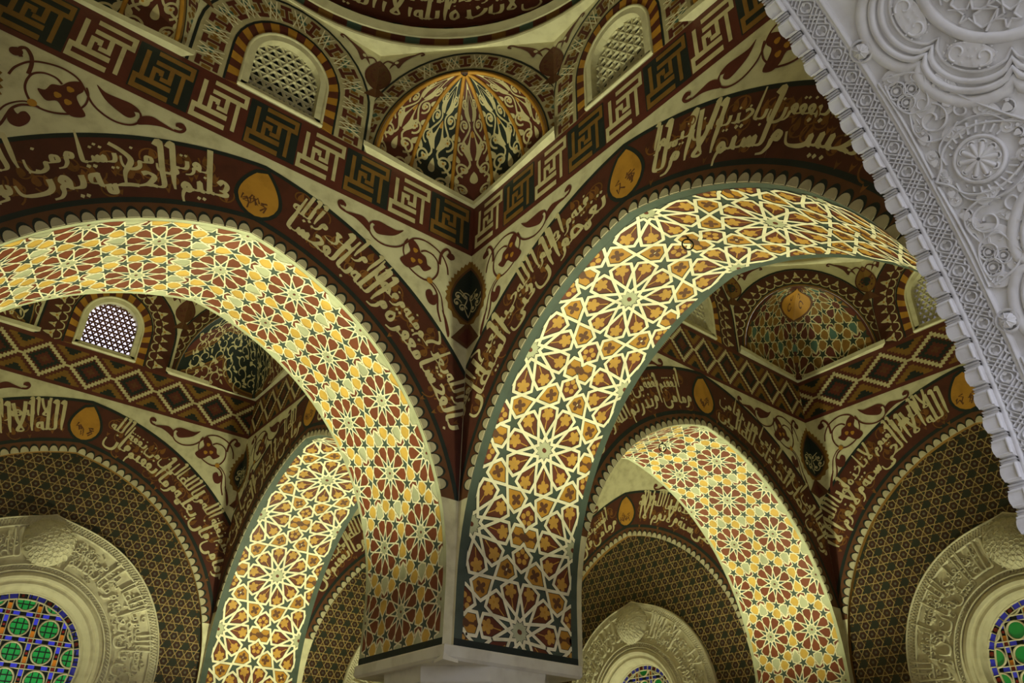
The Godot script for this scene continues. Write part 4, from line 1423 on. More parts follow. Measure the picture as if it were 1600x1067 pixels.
func squinch(w: Node3D, shell: Mb, F: Flat, half: float, y0: float, top: float, corner: Vector3, lft: Vector3, rgt: Vector3, which: int, k: int):
	var ys = y0 + 0.02
	var hw = half - 0.075
	var inner = bow(hw, y0, ys, y0 + 0.93, 28)
	var line = PackedVector2Array()
	for q in inner:
		line.append(q)
	wall_face(shell, F, half, line, top, y0, K.cream)
	var labels = {0: {0: "ribbed melon squinch over the central corner, cream arabesques on maroon and blue gores", 1: "squinch at the top edge beside the white doorway", 2: "squinch at the top left corner with maroon loops and leaves"},
		1: {0: "pointed dark squinch under the left arch, cream vine in ochre cloud bands", 2: "partly hidden dark squinch at the far left edge under the left arch"}, 2: {0: "star-net squinch with an ochre palmette at its crown, under the right arch"}}
	var label = labels.get(which, {}).get(k, "")
	var crease = [0.45, 1.0, 0.8, 1.0][which]
	var L3 = F.at(Vector2(-hw, y0), 0.0)
	var R3 = F.at(Vector2(hw, y0), 0.0)
	var back = corner + (corner - (lft + rgt) * 0.5).normalized() * -0.06
	var S = Conch.new(L3, R3, Vector3(back.x, y0, back.z), F.at(Vector2(0, y0 + 0.93), 0.0), crease)
	if label == "":
		shell.rect(S, -1, 0, 1, 1, 0.0, K.cream_dull, 0.1)
		return
	var t = thing("squinch", label, "squinch", (lft + rgt) * 0.5 * Vector3(1, 0, 1) + Vector3.UP * y0)
	# the sill that juts out under the hollow
	var sill := Mb.new()
	var plan = Flat.new(Vector3(0, y0, 0), Vector3(1, 0, 0), Vector3.DOWN, Vector3(0, 0, 1))
	var inn = (corner - (lft + rgt) * 0.5).normalized() * -1.0
	var steps := 14
	var front := []
	var rear := []
	for i in steps + 1:
		var f = float(i) / steps * 2.0 - 1.0
		var p = corner.lerp(rgt if f > 0.0 else lft, absf(f))
		var jut = 0.055 + 0.065 * absf(f) * absf(f)
		if absf(f) > 0.95: jut *= 0.9
		rear.append(Vector2(p.x, p.z))
		front.append(Vector2(p.x + inn.x * jut, p.z + inn.z * jut))
	for i in steps:
		var q = PackedVector2Array([rear[i], front[i], front[i + 1], rear[i + 1]])
		sill.poly(plan, q, 0.0, K.cream)
		sill.poly(plan, q, -0.05, K.cream)
		sill.quad(Vector3(front[i].x, y0, front[i].y), Vector3(front[i + 1].x, y0, front[i + 1].y), Vector3(front[i + 1].x, y0 + 0.05, front[i + 1].y), Vector3(front[i].x, y0 + 0.05, front[i].y), K.cream)
	for e in [0, steps]:
		sill.quad(Vector3(front[e].x, y0, front[e].y), Vector3(rear[e].x, y0, rear[e].y), Vector3(rear[e].x, y0 + 0.05, rear[e].y), Vector3(front[e].x, y0 + 0.05, front[e].y), K.cream)
	part("sill", sill, M.paint, t)
	# hollow
	if which == 0:
		var gores := 5
		for g in gores:
			var x0 = -1.0 + 2.0 * g / gores
			var x1 = x0 + 2.0 / gores
			var xm = (x0 + x1) / 2.0
			var hg = (x1 - x0) / 2.0
			var b := Mb.new()
			var tone = K.maroon if g % 2 == 0 else K.night
			var nx := 8
			var ny := 14
			for i in nx:
				for j in ny:
					var q := []
					for e in [[i, j], [i + 1, j], [i + 1, j + 1], [i, j + 1]]:
						var gx = float(e[0]) / nx * 2.0 - 1.0
						var ty = float(e[1]) / ny
						q.append([Vector2(xm + gx * hg, ty), -0.04 * (1.0 - gx * gx) * sqrt(1.0 - ty)])
					var P := []
					for e in q:
						P.append(S.at(e[0], e[1]))
					b.tri(P[0], P[1], P[2], S.nrm(q[0][0]), S.nrm(q[1][0]), S.nrm(q[2][0]), tone)
					b.tri(P[0], P[2], P[3], S.nrm(q[0][0]), S.nrm(q[2][0]), S.nrm(q[3][0]), tone)
			var gore = part("gore", b, M.paint, t)
			var v := Mb.new()
			arabesque(v, S, xm, hg, tone == K.maroon)
			part("arabesque", v, M.paint, gore, "stuff")
		for g in gores + 1:
			var r := Mb.new()
			var xx = clampf(-1.0 + 2.0 * g / gores, -0.985, 0.985)
			var path := PackedVector2Array()
			for j in 15:
				path.append(Vector2(xx, lerpf(0.0, 0.97, j / 14.0)))
			var p3 := PackedVector3Array()
			for q in path:
				p3.append(S.at(q, 0.002))
			r.tube(p3, 0.018, K.ochre, false, 6)
			part("rib", r, M.paint, t)
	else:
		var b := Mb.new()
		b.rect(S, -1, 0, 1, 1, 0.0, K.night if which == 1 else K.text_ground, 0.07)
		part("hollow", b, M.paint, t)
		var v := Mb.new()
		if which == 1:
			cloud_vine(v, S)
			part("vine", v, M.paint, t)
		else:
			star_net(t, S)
	var rim := Mb.new()
	between(rim, F, bow(hw + 0.02, y0, ys, y0 + 0.955, 28), inner, 0.004, K.ochre_dark, half - 0.002)
	between(rim, F, bow(hw + 0.035, y0, ys, y0 + 0.975, 28), bow(hw + 0.02, y0, ys, y0 + 0.955, 28), 0.004, K.night, half - 0.002)
	part("rim", rim, M.paint, t)
	frame_band(t, F, bow(hw + 0.035, y0, ys, y0 + 0.975, 28), bow(hw + 0.22, y0, ys, y0 + 1.17, 28), half, y0, which)
	vase(t, F, half, y0, which)

class Gore extends Surf:     # metres inside one gore: x across (0 in its middle), y up from the sill
	var s: Surf
	var xm := 0.0
	var hg := 0.2
	var wide := 0.2          # half width in metres at the sill
	var tall := 1.4
	func _init(s_: Surf, xm_: float, hg_: float):
		s = s_; xm = xm_; hg = hg_
		wide = maxf(0.05, s.at(Vector2(xm - hg, 0.3), 0.0).distance_to(s.at(Vector2(xm + hg, 0.3), 0.0)) * 0.5)
		tall = 0.0
		for i in 10:
			tall += s.at(Vector2(xm, i / 10.0), 0.0).distance_to(s.at(Vector2(xm, (i + 1) / 10.0), 0.0))
	func to(p: Vector2) -> Vector2:
		return Vector2(xm + clampf(p.x / wide, -1.0, 1.0) * hg, clampf(p.y / tall, 0.0, 1.0))
	func at(p: Vector2, off: float) -> Vector3:
		var q = to(p)
		var gx = (q.x - xm) / hg
		return s.at(q, off - 0.04 * (1.0 - gx * gx) * sqrt(1.0 - q.y))
	func nrm(p: Vector2) -> Vector3: return s.nrm(to(p))

func arabesque(b: Mb, S: Surf, xm: float, hg: float, red: bool):
	var G = Gore.new(S, xm, hg)
	var w = G.wide
	var h = G.tall
	var col = K.letter
	var line = 0.019
	for sg in [-1.0, 1.0]:
		# loops and spirals on both sides of the middle
		for e in [[0.1, 0.5, 0.4], [0.25, 0.5, 0.4], [0.4, 0.56, 0.36], [0.56, 0.5, 0.34], [0.72, 0.5, 0.3]]:
			var m = Vector2(sg * w * e[1], h * e[0])
			b.ribbon(G, spiral(m, w * e[2], w * 0.1, -PI / 2, -PI / 2 + sg * 7.2, 22), line, 0.004, col, 0.0, 0.0, 0.7)
			b.poly(G, blob(m, w * 0.17, 3, 0.4, 0.5, 12), 0.0062, col)
			b.poly(G, circle(m, w * 0.06, 6), 0.007, K.ochre)
			b.poly(G, moved(teardrop(Vector2.ZERO, w * 0.13, w * 0.4, 5), m + Vector2(sg * w * 0.3, h * 0.05), 1, 1, -sg * 0.6), 0.0064, col)
		b.ribbon(G, spline([Vector2(0, h * 0.03), Vector2(sg * w * 0.6, h * 0.06), Vector2(sg * w * 0.85, h * 0.17), Vector2(sg * w * 0.15, h * 0.3), Vector2(sg * w * 0.6, h * 0.42), Vector2(sg * w * 0.12, h * 0.56), Vector2(sg * w * 0.5, h * 0.68), Vector2(0, h * 0.9)], 6), line, 0.0045, col)
		for e in [0.33, 0.6]:
			b.poly(G, spline([Vector2(sg * w * 0.05, h * e), Vector2(sg * w * 0.35, h * (e + 0.03)), Vector2(sg * w * 0.55, h * (e + 0.13)), Vector2(sg * w * 0.3, h * (e + 0.1)), Vector2(sg * w * 0.06, h * (e + 0.2)), Vector2(sg * w * 0.16, h * (e + 0.08))], 4, true), 0.0066, col)
	b.poly(G, teardrop(Vector2(0, h * 0.19), w * 0.16, w * 0.5, 6), 0.0066, col)
	b.poly(G, teardrop(Vector2(0, h * 0.5), w * 0.1, w * 0.3, 6), 0.0072, K.ochre)
	b.poly(G, teardrop(Vector2(0, h * 0.86), w * 0.16, w * 0.4, 6), 0.0066, col)

func cloud_vine(b: Mb, S: Surf):
	# ochre cloud bands frame maroon corners; a cream vine fills the rest
	for sg in [-1.0, 1.0]:
		for e in [["0.02,0.02 0.25,0.04 0.42,0.14 0.5,0.3 0.62,0.22 0.8,0.1 0.95,0.03", 0.0], ["0.98,0.2 0.72,0.42 0.62,0.6 0.36,0.62 0.3,0.78 0.1,0.86", 0.0]]:
			var p := []
			for q in pts(e[0]):
				p.append(Vector2(q.x * sg, q.y))
			b.ribbon(S, spline(p, 8), 0.05, 0.004, K.ochre_dark)
			b.ribbon(S, spline(p, 8), 0.022, 0.005, K.umber)
		var inner := []
		for q in pts("0.04,0.01 0.26,0.03 0.42,0.12 0.5,0.28 0.62,0.2 0.8,0.08 0.95,0.01"):
			inner.append(Vector2(q.x * sg, q.y))
		b.poly(S, spline(inner, 4, true), 0.003, K.maroon, 0.1)
		inner = []
		for q in pts("0.98,0.24 0.74,0.45 0.64,0.63 0.38,0.65 0.32,0.8 0.12,0.9 0.5,0.85 0.9,0.5"):
			inner.append(Vector2(q.x * sg, q.y))
		b.poly(S, spline(inner, 4, true), 0.003, K.maroon, 0.1)
		for gx in 6:
			for gy in 7:
				var m = Vector2(sg * (0.08 + gx * 0.155 + rng.randf_range(-0.03, 0.03)), 0.07 + gy * 0.125 + (0.06 if gx % 2 == 0 else 0.0) + rng.randf_range(-0.02, 0.02))
				if m.y > 0.93:
					continue
				var a = rng.randf() * TAU
				var turn = 1.0 if (gx + gy) % 2 == 0 else -1.0
				b.ribbon(S, spiral(m, 0.078, 0.014, a, a + 5.6 * turn, 16), 0.012, 0.006, K.letter, 0.0, 0.0, 0.6)
				b.poly(S, blob(m + Vector2.from_angle(a) * 0.078, 0.026, 5 if gy % 3 == 0 else 3, 0.5, a, 15), 0.0077, K.letter)
				if gy % 3 == 0:
					b.poly(S, circle(m + Vector2.from_angle(a) * 0.078, 0.009, 6), 0.0082, K.ochre)
				for q in 2:
					b.poly(S, moved(teardrop(Vector2.ZERO, 0.012, 0.05, 4), m + Vector2.from_angle(a + 2.0 + q * 2.0) * 0.06, 1, 1, a + q * 2.4), 0.0079, K.letter)
	b.ribbon(S, spline([Vector2(0, 0.05), Vector2(0.08, 0.3), Vector2(-0.06, 0.55), Vector2(0.03, 0.85)], 8), 0.014, 0.006, K.letter)

func star_net(t: Node3D, S: Surf):
	# strap net of pointed stars over the hollow
	var pat = star_pattern(0, 9.0, 0.0, 9.2)
	var box = PackedVector2Array([Vector2(-0.97, 0.02), Vector2(0.97, 0.02), Vector2(0.97, 0.93), Vector2(-0.97, 0.93)])
	var k = Vector2(0.112, 0.1)
	var b := Mb.new()
	var tones = {"petal": K.maroon, "dart": K.ochre_dark, "leaf": K.sage, "chip": K.maroon, "star": K.green_dark, "kite": K.green_dark, "heart": K.maroon}
	for cell in pat.cells:
		var q := PackedVector2Array()
		for p in cell[1]:
			q.append(Vector2(p.x * k.x, p.y * k.y + 0.02))
		var col = tint(tones[cell[0]], 0.12)
		if cell[0] == "leaf": col = K.teal
		if cell[0] == "petal" and rng.randf() < 0.4: col = tint(K.ochre_dark, 0.1)
		b.clipped(S, q, box, 0.003, col, 0.12)
	part("star_fields", b, M.paint, t)
	b = Mb.new()
	for s in pat.straps:
		var a = Vector2(s[0].x * k.x, s[0].y * k.y + 0.02)
		var e = Vector2(s[1].x * k.x, s[1].y * k.y + 0.02)
		if Geometry2D.is_point_in_polygon(a, box) and Geometry2D.is_point_in_polygon(e, box):
			b.ribbon(S, PackedVector2Array([a, (a + e) * 0.5, e]), 0.0105, 0.006, K.letter)
	part("strap_net", b, M.paint, t, "stuff")
	b = Mb.new()
	b.poly(S, moved(teardrop(Vector2.ZERO, 0.56, 0.8, 10), Vector2(0, 0.74), 1.0, 0.34), 0.012, K.umber, 0.08)
	b.poly(S, moved(teardrop(Vector2.ZERO, 0.5, 0.72, 10), Vector2(0, 0.74), 1.0, 0.34), 0.014, K.ochre, 0.08)
	for sg in [-1.0, 1.0]:
		b.ribbon(S, spiral(Vector2(sg * 0.2, 0.7), 0.07, 0.02, 0.0, sg * 5.5), 0.02, 0.016, K.umber)
		b.ribbon(S, spiral(Vector2(sg * 0.2, 0.82), 0.06, 0.015, PI, PI - sg * 5.0), 0.02, 0.016, K.umber)
	b.ribbon(S, PackedVector2Array([Vector2(0, 0.6), Vector2(0, 0.75), Vector2(0, 0.88)]), 0.02, 0.016, K.umber)
	part("palmette", b, M.paint, t)


# ---------------------------------------------------------------- outer walls with blind arches, carved surrounds and stained glass
class Polar extends Surf:    # round a point of a flat wall: x the arc length at the middle radius (right +, 0 at the top), y the radius
	var f: Surf
	var o: Vector2
	var rm := 1.0
	func _init(f_: Surf, o_: Vector2, rm_: float):
		f = f_; o = o_; rm = rm_
	func flat(p: Vector2) -> Vector2:
		var a = p.x / rm
		return o + Vector2(sin(a), cos(a)) * p.y
	func at(p: Vector2, off: float) -> Vector3: return f.at(flat(p), off)
	func nrm(p: Vector2) -> Vector3: return f.nrm(flat(p))

func build_blind_walls():
	var ww = structure("wall_west", "outer wall on the left with two blind arches of hexagon lattice", "wall")
	var wn = structure("wall_north", "outer wall on the right with two blind arches of hexagon lattice", "wall")
	var v1 = ["wmA", "AnfqtOm".replace("O", ""), "mn", "nfqo", "fAn", "Allh", "yelmh", "wmA", "llZAlmyn"]
	var v2 = ["Allh", "LAlh", "ALA", "hw", "AlHy", "Alqywm", "LtAxDh", "sno", "wLnwm", "lh", "mA"]
	blind(ww, "painted blind arch with a drop medallion, at the lower left edge over the green-glass window", "carved stucco surround of the window at lower left, shining boss at its tip", 6, "stained window at the lower left, green roundels among blue panes",
		Vector3(-4.417, 0, CZ - 0.05), Vector3(0, 0, -1), Vector3(1, 0, 0), HZ, SPR - 0.08, 2.9, 1.42, 0.84, 0.66, v1, v2, HB - 0.09, 0.05)
	blind(ww, "dim painted blind arch glimpsed between the ochre arch and the central pier", "carved stucco surround half hidden behind the left soffit of the central pier", 7, "stained window hidden low between ochre arch and pier",
		Vector3(-4.417, 0, -CZ), Vector3(0, 0, -1), Vector3(1, 0, 0), HZ, SPR - 0.08, 2.85, 1.33, 0.77, 0.6, v2, v1, HB - 0.09, 0.0)
	blind(wn, "painted blind arch of hexagon lattice at the right edge beside the white doorway", "carved stucco surround at the lower right edge, its boss cut by the white doorway", 8, "stained window at the lower right edge, pale green roundels and blue panes",
		Vector3(CX - 0.03, 0, -4.513), Vector3(1, 0, 0), Vector3(0, 0, 1), HX, SPR - 0.03, 2.88, 1.27, 0.72, 0.57, v1, v2, HB - 0.09, 0.0)
	blind(wn, "painted blind arch of hexagon lattice framed by the inner right arch", "carved stucco surround under the inner right arch, egg-shaped openwork boss at its tip", 9, "stained window top just showing at the bottom under the inner right arch",
		Vector3(-CX - 0.02, 0, -4.513), Vector3(1, 0, 0), Vector3(0, 0, 1), HX, SPR - 0.03, 2.86, 1.32, 0.75, 0.57, v2, v1, HB - 0.09, 0.0)

func blind(w: Node3D, arch_label: String, stucco_label: String, number: int, glass_label: String, o: Vector3, u: Vector3, n: Vector3, half: float, spr: float, yc: float, r_out: float, r_in: float, r_glass: float, words_r: Array, words_l: Array, hb: float, shift: float):
	var F = Flat.new(o, u, n)
	var line = arch_line(CC, RI, spr, 0.0)
	var b := Mb.new()
	wall_face(b, F, half + shift, line, HT - 0.09, 0.0, K.cream)
	b.rect(Flat.new(o - n * 0.4, u, n), -2.6, 0.0, 2.6, 9.0, 0.0, K.cream)
	part("masonry", b, M.paint, w)
	pendentive(w, F, half + shift, hb)
	var t = thing("blind_arch", arch_label, "arch", o)
	# the lattice field, set back a little
	var G = Flat.new(o - n * 0.05, u, n)
	var field = arch_line(CC, RI, spr, 1.2)
	b = Mb.new()
	for i in field.size() - 1:
		b.quad(F.at(field[i], 0), F.at(field[i + 1], 0), G.at(field[i + 1], 0), G.at(field[i], 0), K.ochre_dark)
	var c = Vector2(0, yc)
	var hole = circle(c, r_glass + 0.05, 40)
	for q in Geometry2D.clip_polygons(field, PackedVector2Array([Vector2(0, yc), Vector2(3, yc), Vector2(3, 9), Vector2(0, 9)])):
		for e in Geometry2D.clip_polygons(q, hole):
			b.poly(G, e, 0.0, K.hex_ground)
	for q in Geometry2D.intersect_polygons(field, PackedVector2Array([Vector2(0, yc), Vector2(3, yc), Vector2(3, 9), Vector2(0, 9)])):
		for e in Geometry2D.clip_polygons(q, hole):
			b.poly(G, e, 0.0, K.hex_ground)
	part("lattice_ground", b, M.paint, t)
	hexagons(t, G, field, c, r_out, hb < 0.0)
	band(t, F, half + shift, spr, words_r, words_l, 3.5, 0.9)
	surround(stucco_label, G, c, r_out, r_in, r_glass, words_r)
	glass(number, glass_label, G, c, r_glass, number)

func hexagons(t: Node3D, G: Flat, field: PackedVector2Array, c: Vector2, r_out: float, _far: bool):
	var L := 0.21
	var net := Mb.new()
	var cores := Mb.new()
	var count := 0
	var a1 = Vector2(L, 0)
	var a2 = Vector2(L * 0.5, L * 0.8660254)
	for j in range(-2, 20):
		for i in range(-30, 31):
			var node = Vector2(0.02, 2.5) + a1 * i + a2 * j
			if absf(node.x) > 2.3:
				continue
			# six small ochre lozenges round each dark star
			var sc = [[a1 * 0.5, 0.0], [a2 * 0.5, PI / 3], [(a2 - a1) * 0.5, TAU / 3]]
			for e in sc:
				var m = node + e[0]
				if m.distance_to(c) < r_out - 0.1 or not Geometry2D.is_point_in_polygon(m, field):
					continue
				var h = circle(m, 0.041, 6, 0.0)
				var g = circle(m, 0.05, 6, 0.0)
				var b := Mb.new()
				b.relief(G, h, 0.001, 0.006, tint(K.hex_core, 0.15))
				b.relief(G, circle(m, 0.014, 7), 0.006, 0.009, tint(K.pink, 0.15) * 0.22)
				count += 1
				if count <= 290:
					part("hexagon", b, M.paint, t)
				else:
					cores.v.append_array(b.v); cores.n.append_array(b.n); cores.c.append_array(b.c)
				for k in 6:
					var p = g[k]
					var q = g[(k + 1) % 6]
					var d = (q - p).normalized()
					net.ribbon(G, PackedVector2Array([p - d * 0.012, q + d * 0.012]), 0.009, 0.0065, tint(K.line, 0.1))
			for k in 6:
				var d = Vector2.from_angle(PI / 6 + k * PI / 3)
				var m = node + d * L / 1.732
				if k % 2 == 0 and m.distance_to(c) > r_out and Geometry2D.is_point_in_polygon(m, field):
					net.poly(G, circle(m, 0.03, 3, PI / 6 + k * PI / 3), 0.002, tint(K.hex_ochre, 0.2))
				var z = node + d * 0.052
				if z.distance_to(c) > r_out and Geometry2D.is_point_in_polygon(z, field):
					net.poly(G, circle(z, 0.015, 4, d.angle()), 0.002, tint(K.hex_ochre, 0.2))
	part("hexagon_rest", cores, M.paint, t, "stuff")
	part("lattice_lines", net, M.paint, t, "stuff")

func surround(label: String, G: Flat, c: Vector2, r_out: float, r_in: float, r_glass: float, words: Array):
	var t = thing("stucco_surround", label, "window surround", G.at(c, 0.0))
	var rm = (r_in + r_out) / 2
	var P = Polar.new(G, c, rm)
	var reach = deg_to_rad(112)
	var k := 120
	var tip = func(a: float) -> float: return 0.07 * exp(-absf(a) * 9.0)
	var b := Mb.new()
	var outer := PackedVector2Array()
	var rope := PackedVector2Array()
	for i in k + 1:
		var a = lerpf(-reach, reach, float(i) / k)
		outer.append(Vector2(a * rm, r_out + tip.call(a)))
		rope.append(Vector2(a * rm, r_out - 0.045 + tip.call(a) * 0.8))
	for i in k:
		var a = outer[i]; var d = outer[i + 1]
		b.stri(P, Vector2(a.x, r_in), a, d, 0.05, K.stucco, 0.0); b.stri(P, Vector2(a.x, r_in), d, Vector2(d.x, r_in), 0.05, K.stucco, 0.0)
		b.quad(P.at(a, 0.0), P.at(d, 0.0), P.at(d, 0.05), P.at(a, 0.05), K.stucco)
	part("stucco_ground", b, M.carved, t)
	# rope borders: two fillets with slanting strands between them
	for e in [[1.0, 0.045], [0.0, 0.03]]:
		b = Mb.new()
		for side in [-1.0, 1.0]:
			var l := PackedVector2Array()
			for i in k + 1:
				var a = lerpf(-reach, reach, float(i) / k)
				var r = r_out - 0.05 + tip.call(a) * 0.8 if e[0] > 0.5 else r_in + 0.05
				l.append(Vector2(a * rm, r + side * e[1]))
			b.ridge(P, l, 0.02, 0.03, K.stucco, 0.05)
		var n = int(2.0 * reach * (r_out if e[0] > 0.5 else r_in) / 0.032)
		for i in n:
			var a = lerpf(-reach, reach, (i + 0.5) / n)
			var r = r_out - 0.05 + tip.call(a) * 0.8 if e[0] > 0.5 else r_in + 0.05
			var dx = 0.016 * rm / r
			b.ridge(P, PackedVector2Array([Vector2(a * rm - dx, r - e[1] * 0.75), Vector2(a * rm + dx, r + e[1] * 0.75)]), 0.012, 0.02, K.stucco, 0.05)
			b.ridge(P, PackedVector2Array([Vector2(a * rm + dx, r - e[1] * 0.75), Vector2(a * rm - dx, r + e[1] * 0.75)]), 0.009, 0.018, K.stucco, 0.05)
		part("rope_border", b, M.carved, t)
	# carved lettering with small scrolls behind it
	b = Mb.new()
	var y0 = r_in + 0.1
	var tall = r_out - 0.11 - y0
	var clear = 0.24
	write_line(b, P, words, reach * rm, clear, y0, tall, 0.05, K.stucco, 1, 1.0)
	words.reverse()
	write_line(b, P, words, -clear, -reach * rm, y0, tall, 0.05, K.stucco, 1, 1.0)
	words.reverse()
	part("carved_inscription", b, M.carved, t)
	b = Mb.new()
	for i in 170:
		var m = Vector2(rng.randf_range(clear, reach * rm) * (1.0 if i % 2 == 0 else -1.0), rng.randf_range(y0 + 0.03, y0 + tall - 0.03))
		var a = rng.randf() * TAU
		b.ridge(P, spiral(m, 0.032, 0.01, a, a + 5.5, 10), 0.013, 0.022, K.stucco, 0.05)
	part("small_scrolls", b, M.carved, t)
	# openwork boss
	var bc = Vector2(0, (r_in + r_out) / 2 + 0.03)
	var br = minf(0.21, (r_out - r_in) * 0.36)
	var D = Cap.new(P, bc, br, br * 0.8)
	b = Mb.new()
	for i in 6:
		for j in 28:
			var q0 = Vector2.from_angle(TAU * j / 28); var q1 = Vector2.from_angle(TAU * (j + 1) / 28)
			var r0 = sin(PI / 2 * i / 6.0); var r1 = sin(PI / 2 * (i + 1) / 6.0)
			if i > 0: b.stri(D, q0 * r0, q0 * r1, q1 * r1, 0.05, K.stucco, 0.0)
			else: b.stri(D, Vector2.ZERO, q0 * r1, q1 * r1, 0.05, K.stucco, 0.0)
			if i > 0: b.stri(D, q0 * r0, q1 * r1, q1 * r0, 0.05, K.stucco, 0.0)
	var boss = part("boss", b, M.carved, t, "", "domed openwork boss")
	b = Mb.new()
	for i in 64:
		var a = i * 2.399963
		var r = sqrt((i + 0.5) / 64.0) * 0.93
		b.ridge(D, circle(Vector2.from_angle(a) * r, 0.095, 8), 0.035, 0.008, K.stucco, 0.05, true)
		if i % 2 == 0:
			b.ridge(D, spiral(Vector2.from_angle(a) * r, 0.16, 0.04, a, a + 4.0, 8), 0.03, 0.01, K.stucco, 0.05)
	part("openwork", b, M.carved, boss)
	b = Mb.new()
	b.ridge(P, circle(bc, br * 1.08, 32), 0.04, 0.05, K.stucco, 0.05, true)
	part("boss_ring", b, M.carved, t)
	# plain mouldings and the splay down to the glass
	b = Mb.new()
	var prof = [[r_in + 0.005, 0.05], [r_in - 0.01, 0.075], [r_in - 0.04, 0.085], [r_in - 0.065, 0.07], [r_in - 0.07, 0.045], [r_in - 0.085, 0.04], [r_in - 0.115, 0.045], [r_in - 0.135, 0.03], [r_glass + 0.012, -0.02], [r_glass, -0.11]]
	for i in k:
		var a0 = lerpf(-reach, reach, float(i) / k) * rm
		var a1 = lerpf(-reach, reach, float(i + 1) / k) * rm
		for j in prof.size() - 1:
			var p = prof[j]; var q = prof[j + 1]
			var p0 = P.at(Vector2(a0, p[0]), p[1]); var p1 = P.at(Vector2(a1, p[0]), p[1])
			var q0 = P.at(Vector2(a0, q[0]), q[1]); var q1 = P.at(Vector2(a1, q[0]), q[1])
			b.quad(p0, p1, q1, q0, K.stucco)
	part("window_moulding", b, M.carved, t)

func glass(number: int, label: String, G: Flat, c: Vector2, r: float, which: int):
	var win = structure("window_%d" % number, label, "window")
	var S = Flat.new(G.o - G.n * 0.1, G.u, G.n)
	var b := Mb.new()
	b.poly(S, circle(c, r + 0.01, 48), -0.02, K.night)
	part("backing", b, M.paint, win)
	var disc = circle(c, r, 48)
	var inner = circle(c, r - 0.065, 48)
	var lines := Mb.new()
	var px = 0.285 * r / 0.66
	var pane = func(poly: PackedVector2Array, tone: String):
		for q in Geometry2D.intersect_polygons(poly, inner):
			var p := Mb.new()
			p.poly(S, q, -0.01, Color.WHITE)
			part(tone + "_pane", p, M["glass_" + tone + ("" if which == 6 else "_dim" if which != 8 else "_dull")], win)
	for i in range(-3, 4):
		for j in range(-3, 4):
			var m = c + Vector2(px * i, 0.075 + px * 0.88 * j)
			if m.distance_to(c) > r + 0.1 or m.y < c.y - 0.5:
				continue
			var rr = 0.083 * r / 0.66
			pane.call(circle(m, rr, 18), "green")
			for q in Geometry2D.intersect_polyline_with_polygon(circle(m, rr + 0.012, 20) + PackedVector2Array([m + Vector2(rr + 0.012, 0)]), inner):
				lines.ridge(S, q, 0.018, 0.02, K.stucco, -0.01)
			if which == 6:
				for e in [-0.36, 0.36]:
					lines.ribbon(S, PackedVector2Array([m + Vector2(-rr, e * rr), m + Vector2(rr, e * rr)]), 0.012, -0.006, K.night)
					lines.ribbon(S, PackedVector2Array([m + Vector2(e * rr, -rr), m + Vector2(e * rr, rr)]), 0.012, -0.006, K.night)
			var x = m + Vector2(px * 0.5, 0)
			var y = m + Vector2(0, px * 0.44)
			var z = m + Vector2(px * 0.5, px * 0.44)
			pane.call(circle(z, 0.02, 8), "red")
			for e in [-1.0, 1.0]:
				pane.call(PackedVector2Array([x + Vector2(-0.018, e * 0.062 - 0.03), x + Vector2(0.018, e * 0.062 - 0.03), x + Vector2(0.018, e * 0.062 + 0.03), x + Vector2(-0.018, e * 0.062 + 0.03)]), "blue" if e > 0 else "amber")
				pane.call(PackedVector2Array([y + Vector2(e * 0.062 - 0.03, -0.018), y + Vector2(e * 0.062 + 0.03, -0.018), y + Vector2(e * 0.062 + 0.03, 0.018), y + Vector2(e * 0.062 - 0.03, 0.018)]), "blue")
			pane.call(circle(x, 0.014, 7), "red")
	for i in range(-4, 4):
		for e in [-0.024, 0.024]:
			for l in [PackedVector2Array([c + Vector2(px * (i + 0.5) + e, -1), c + Vector2(px * (i + 0.5) + e, 1)]), PackedVector2Array([c + Vector2(-1, 0.075 + px * 0.88 * (i + 0.5) + e), c + Vector2(1, 0.075 + px * 0.88 * (i + 0.5) + e)])]:
				for q in Geometry2D.intersect_polyline_with_polygon(l, inner):
					lines.ridge(S, PackedVector2Array([q[0], q[q.size() - 1]]), 0.01, 0.016, K.stucco, -0.01)
	lines.ridge(S, inner, 0.016, 0.02, K.stucco, -0.01, true)
	lines.ridge(S, disc, 0.02, 0.024, K.stucco, -0.01, true)
	var n := 44
	for i in n:
		var a0 = TAU * (i + 0.1) / n
		var a1 = TAU * (i + 0.9) / n
		var p := Mb.new()
		if i % 3 == 2:
			p.poly(S, circle(c + Vector2.from_angle((a0 + a1) / 2) * (r - 0.034), 0.022, 8), -0.01, Color.WHITE)
		else:
			p.poly(S, PackedVector2Array([c + Vector2.from_angle(a0) * (r - 0.058), c + Vector2.from_angle(a0) * (r - 0.01), c + Vector2.from_angle(a1) * (r - 0.01), c + Vector2.from_angle(a1) * (r - 0.058)]), -0.01, Color.WHITE)
		var tone = "red" if i % 3 == 2 else "blue"
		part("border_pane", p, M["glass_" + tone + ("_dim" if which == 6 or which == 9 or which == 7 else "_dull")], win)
		lines.ridge(S, PackedVector2Array([c + Vector2.from_angle(TAU * i / n) * (r - 0.065), c + Vector2.from_angle(TAU * i / n) * r]), 0.01, 0.016, K.stucco, -0.01)
	part("plaster_tracery", lines, M.carved, win, "stuff")


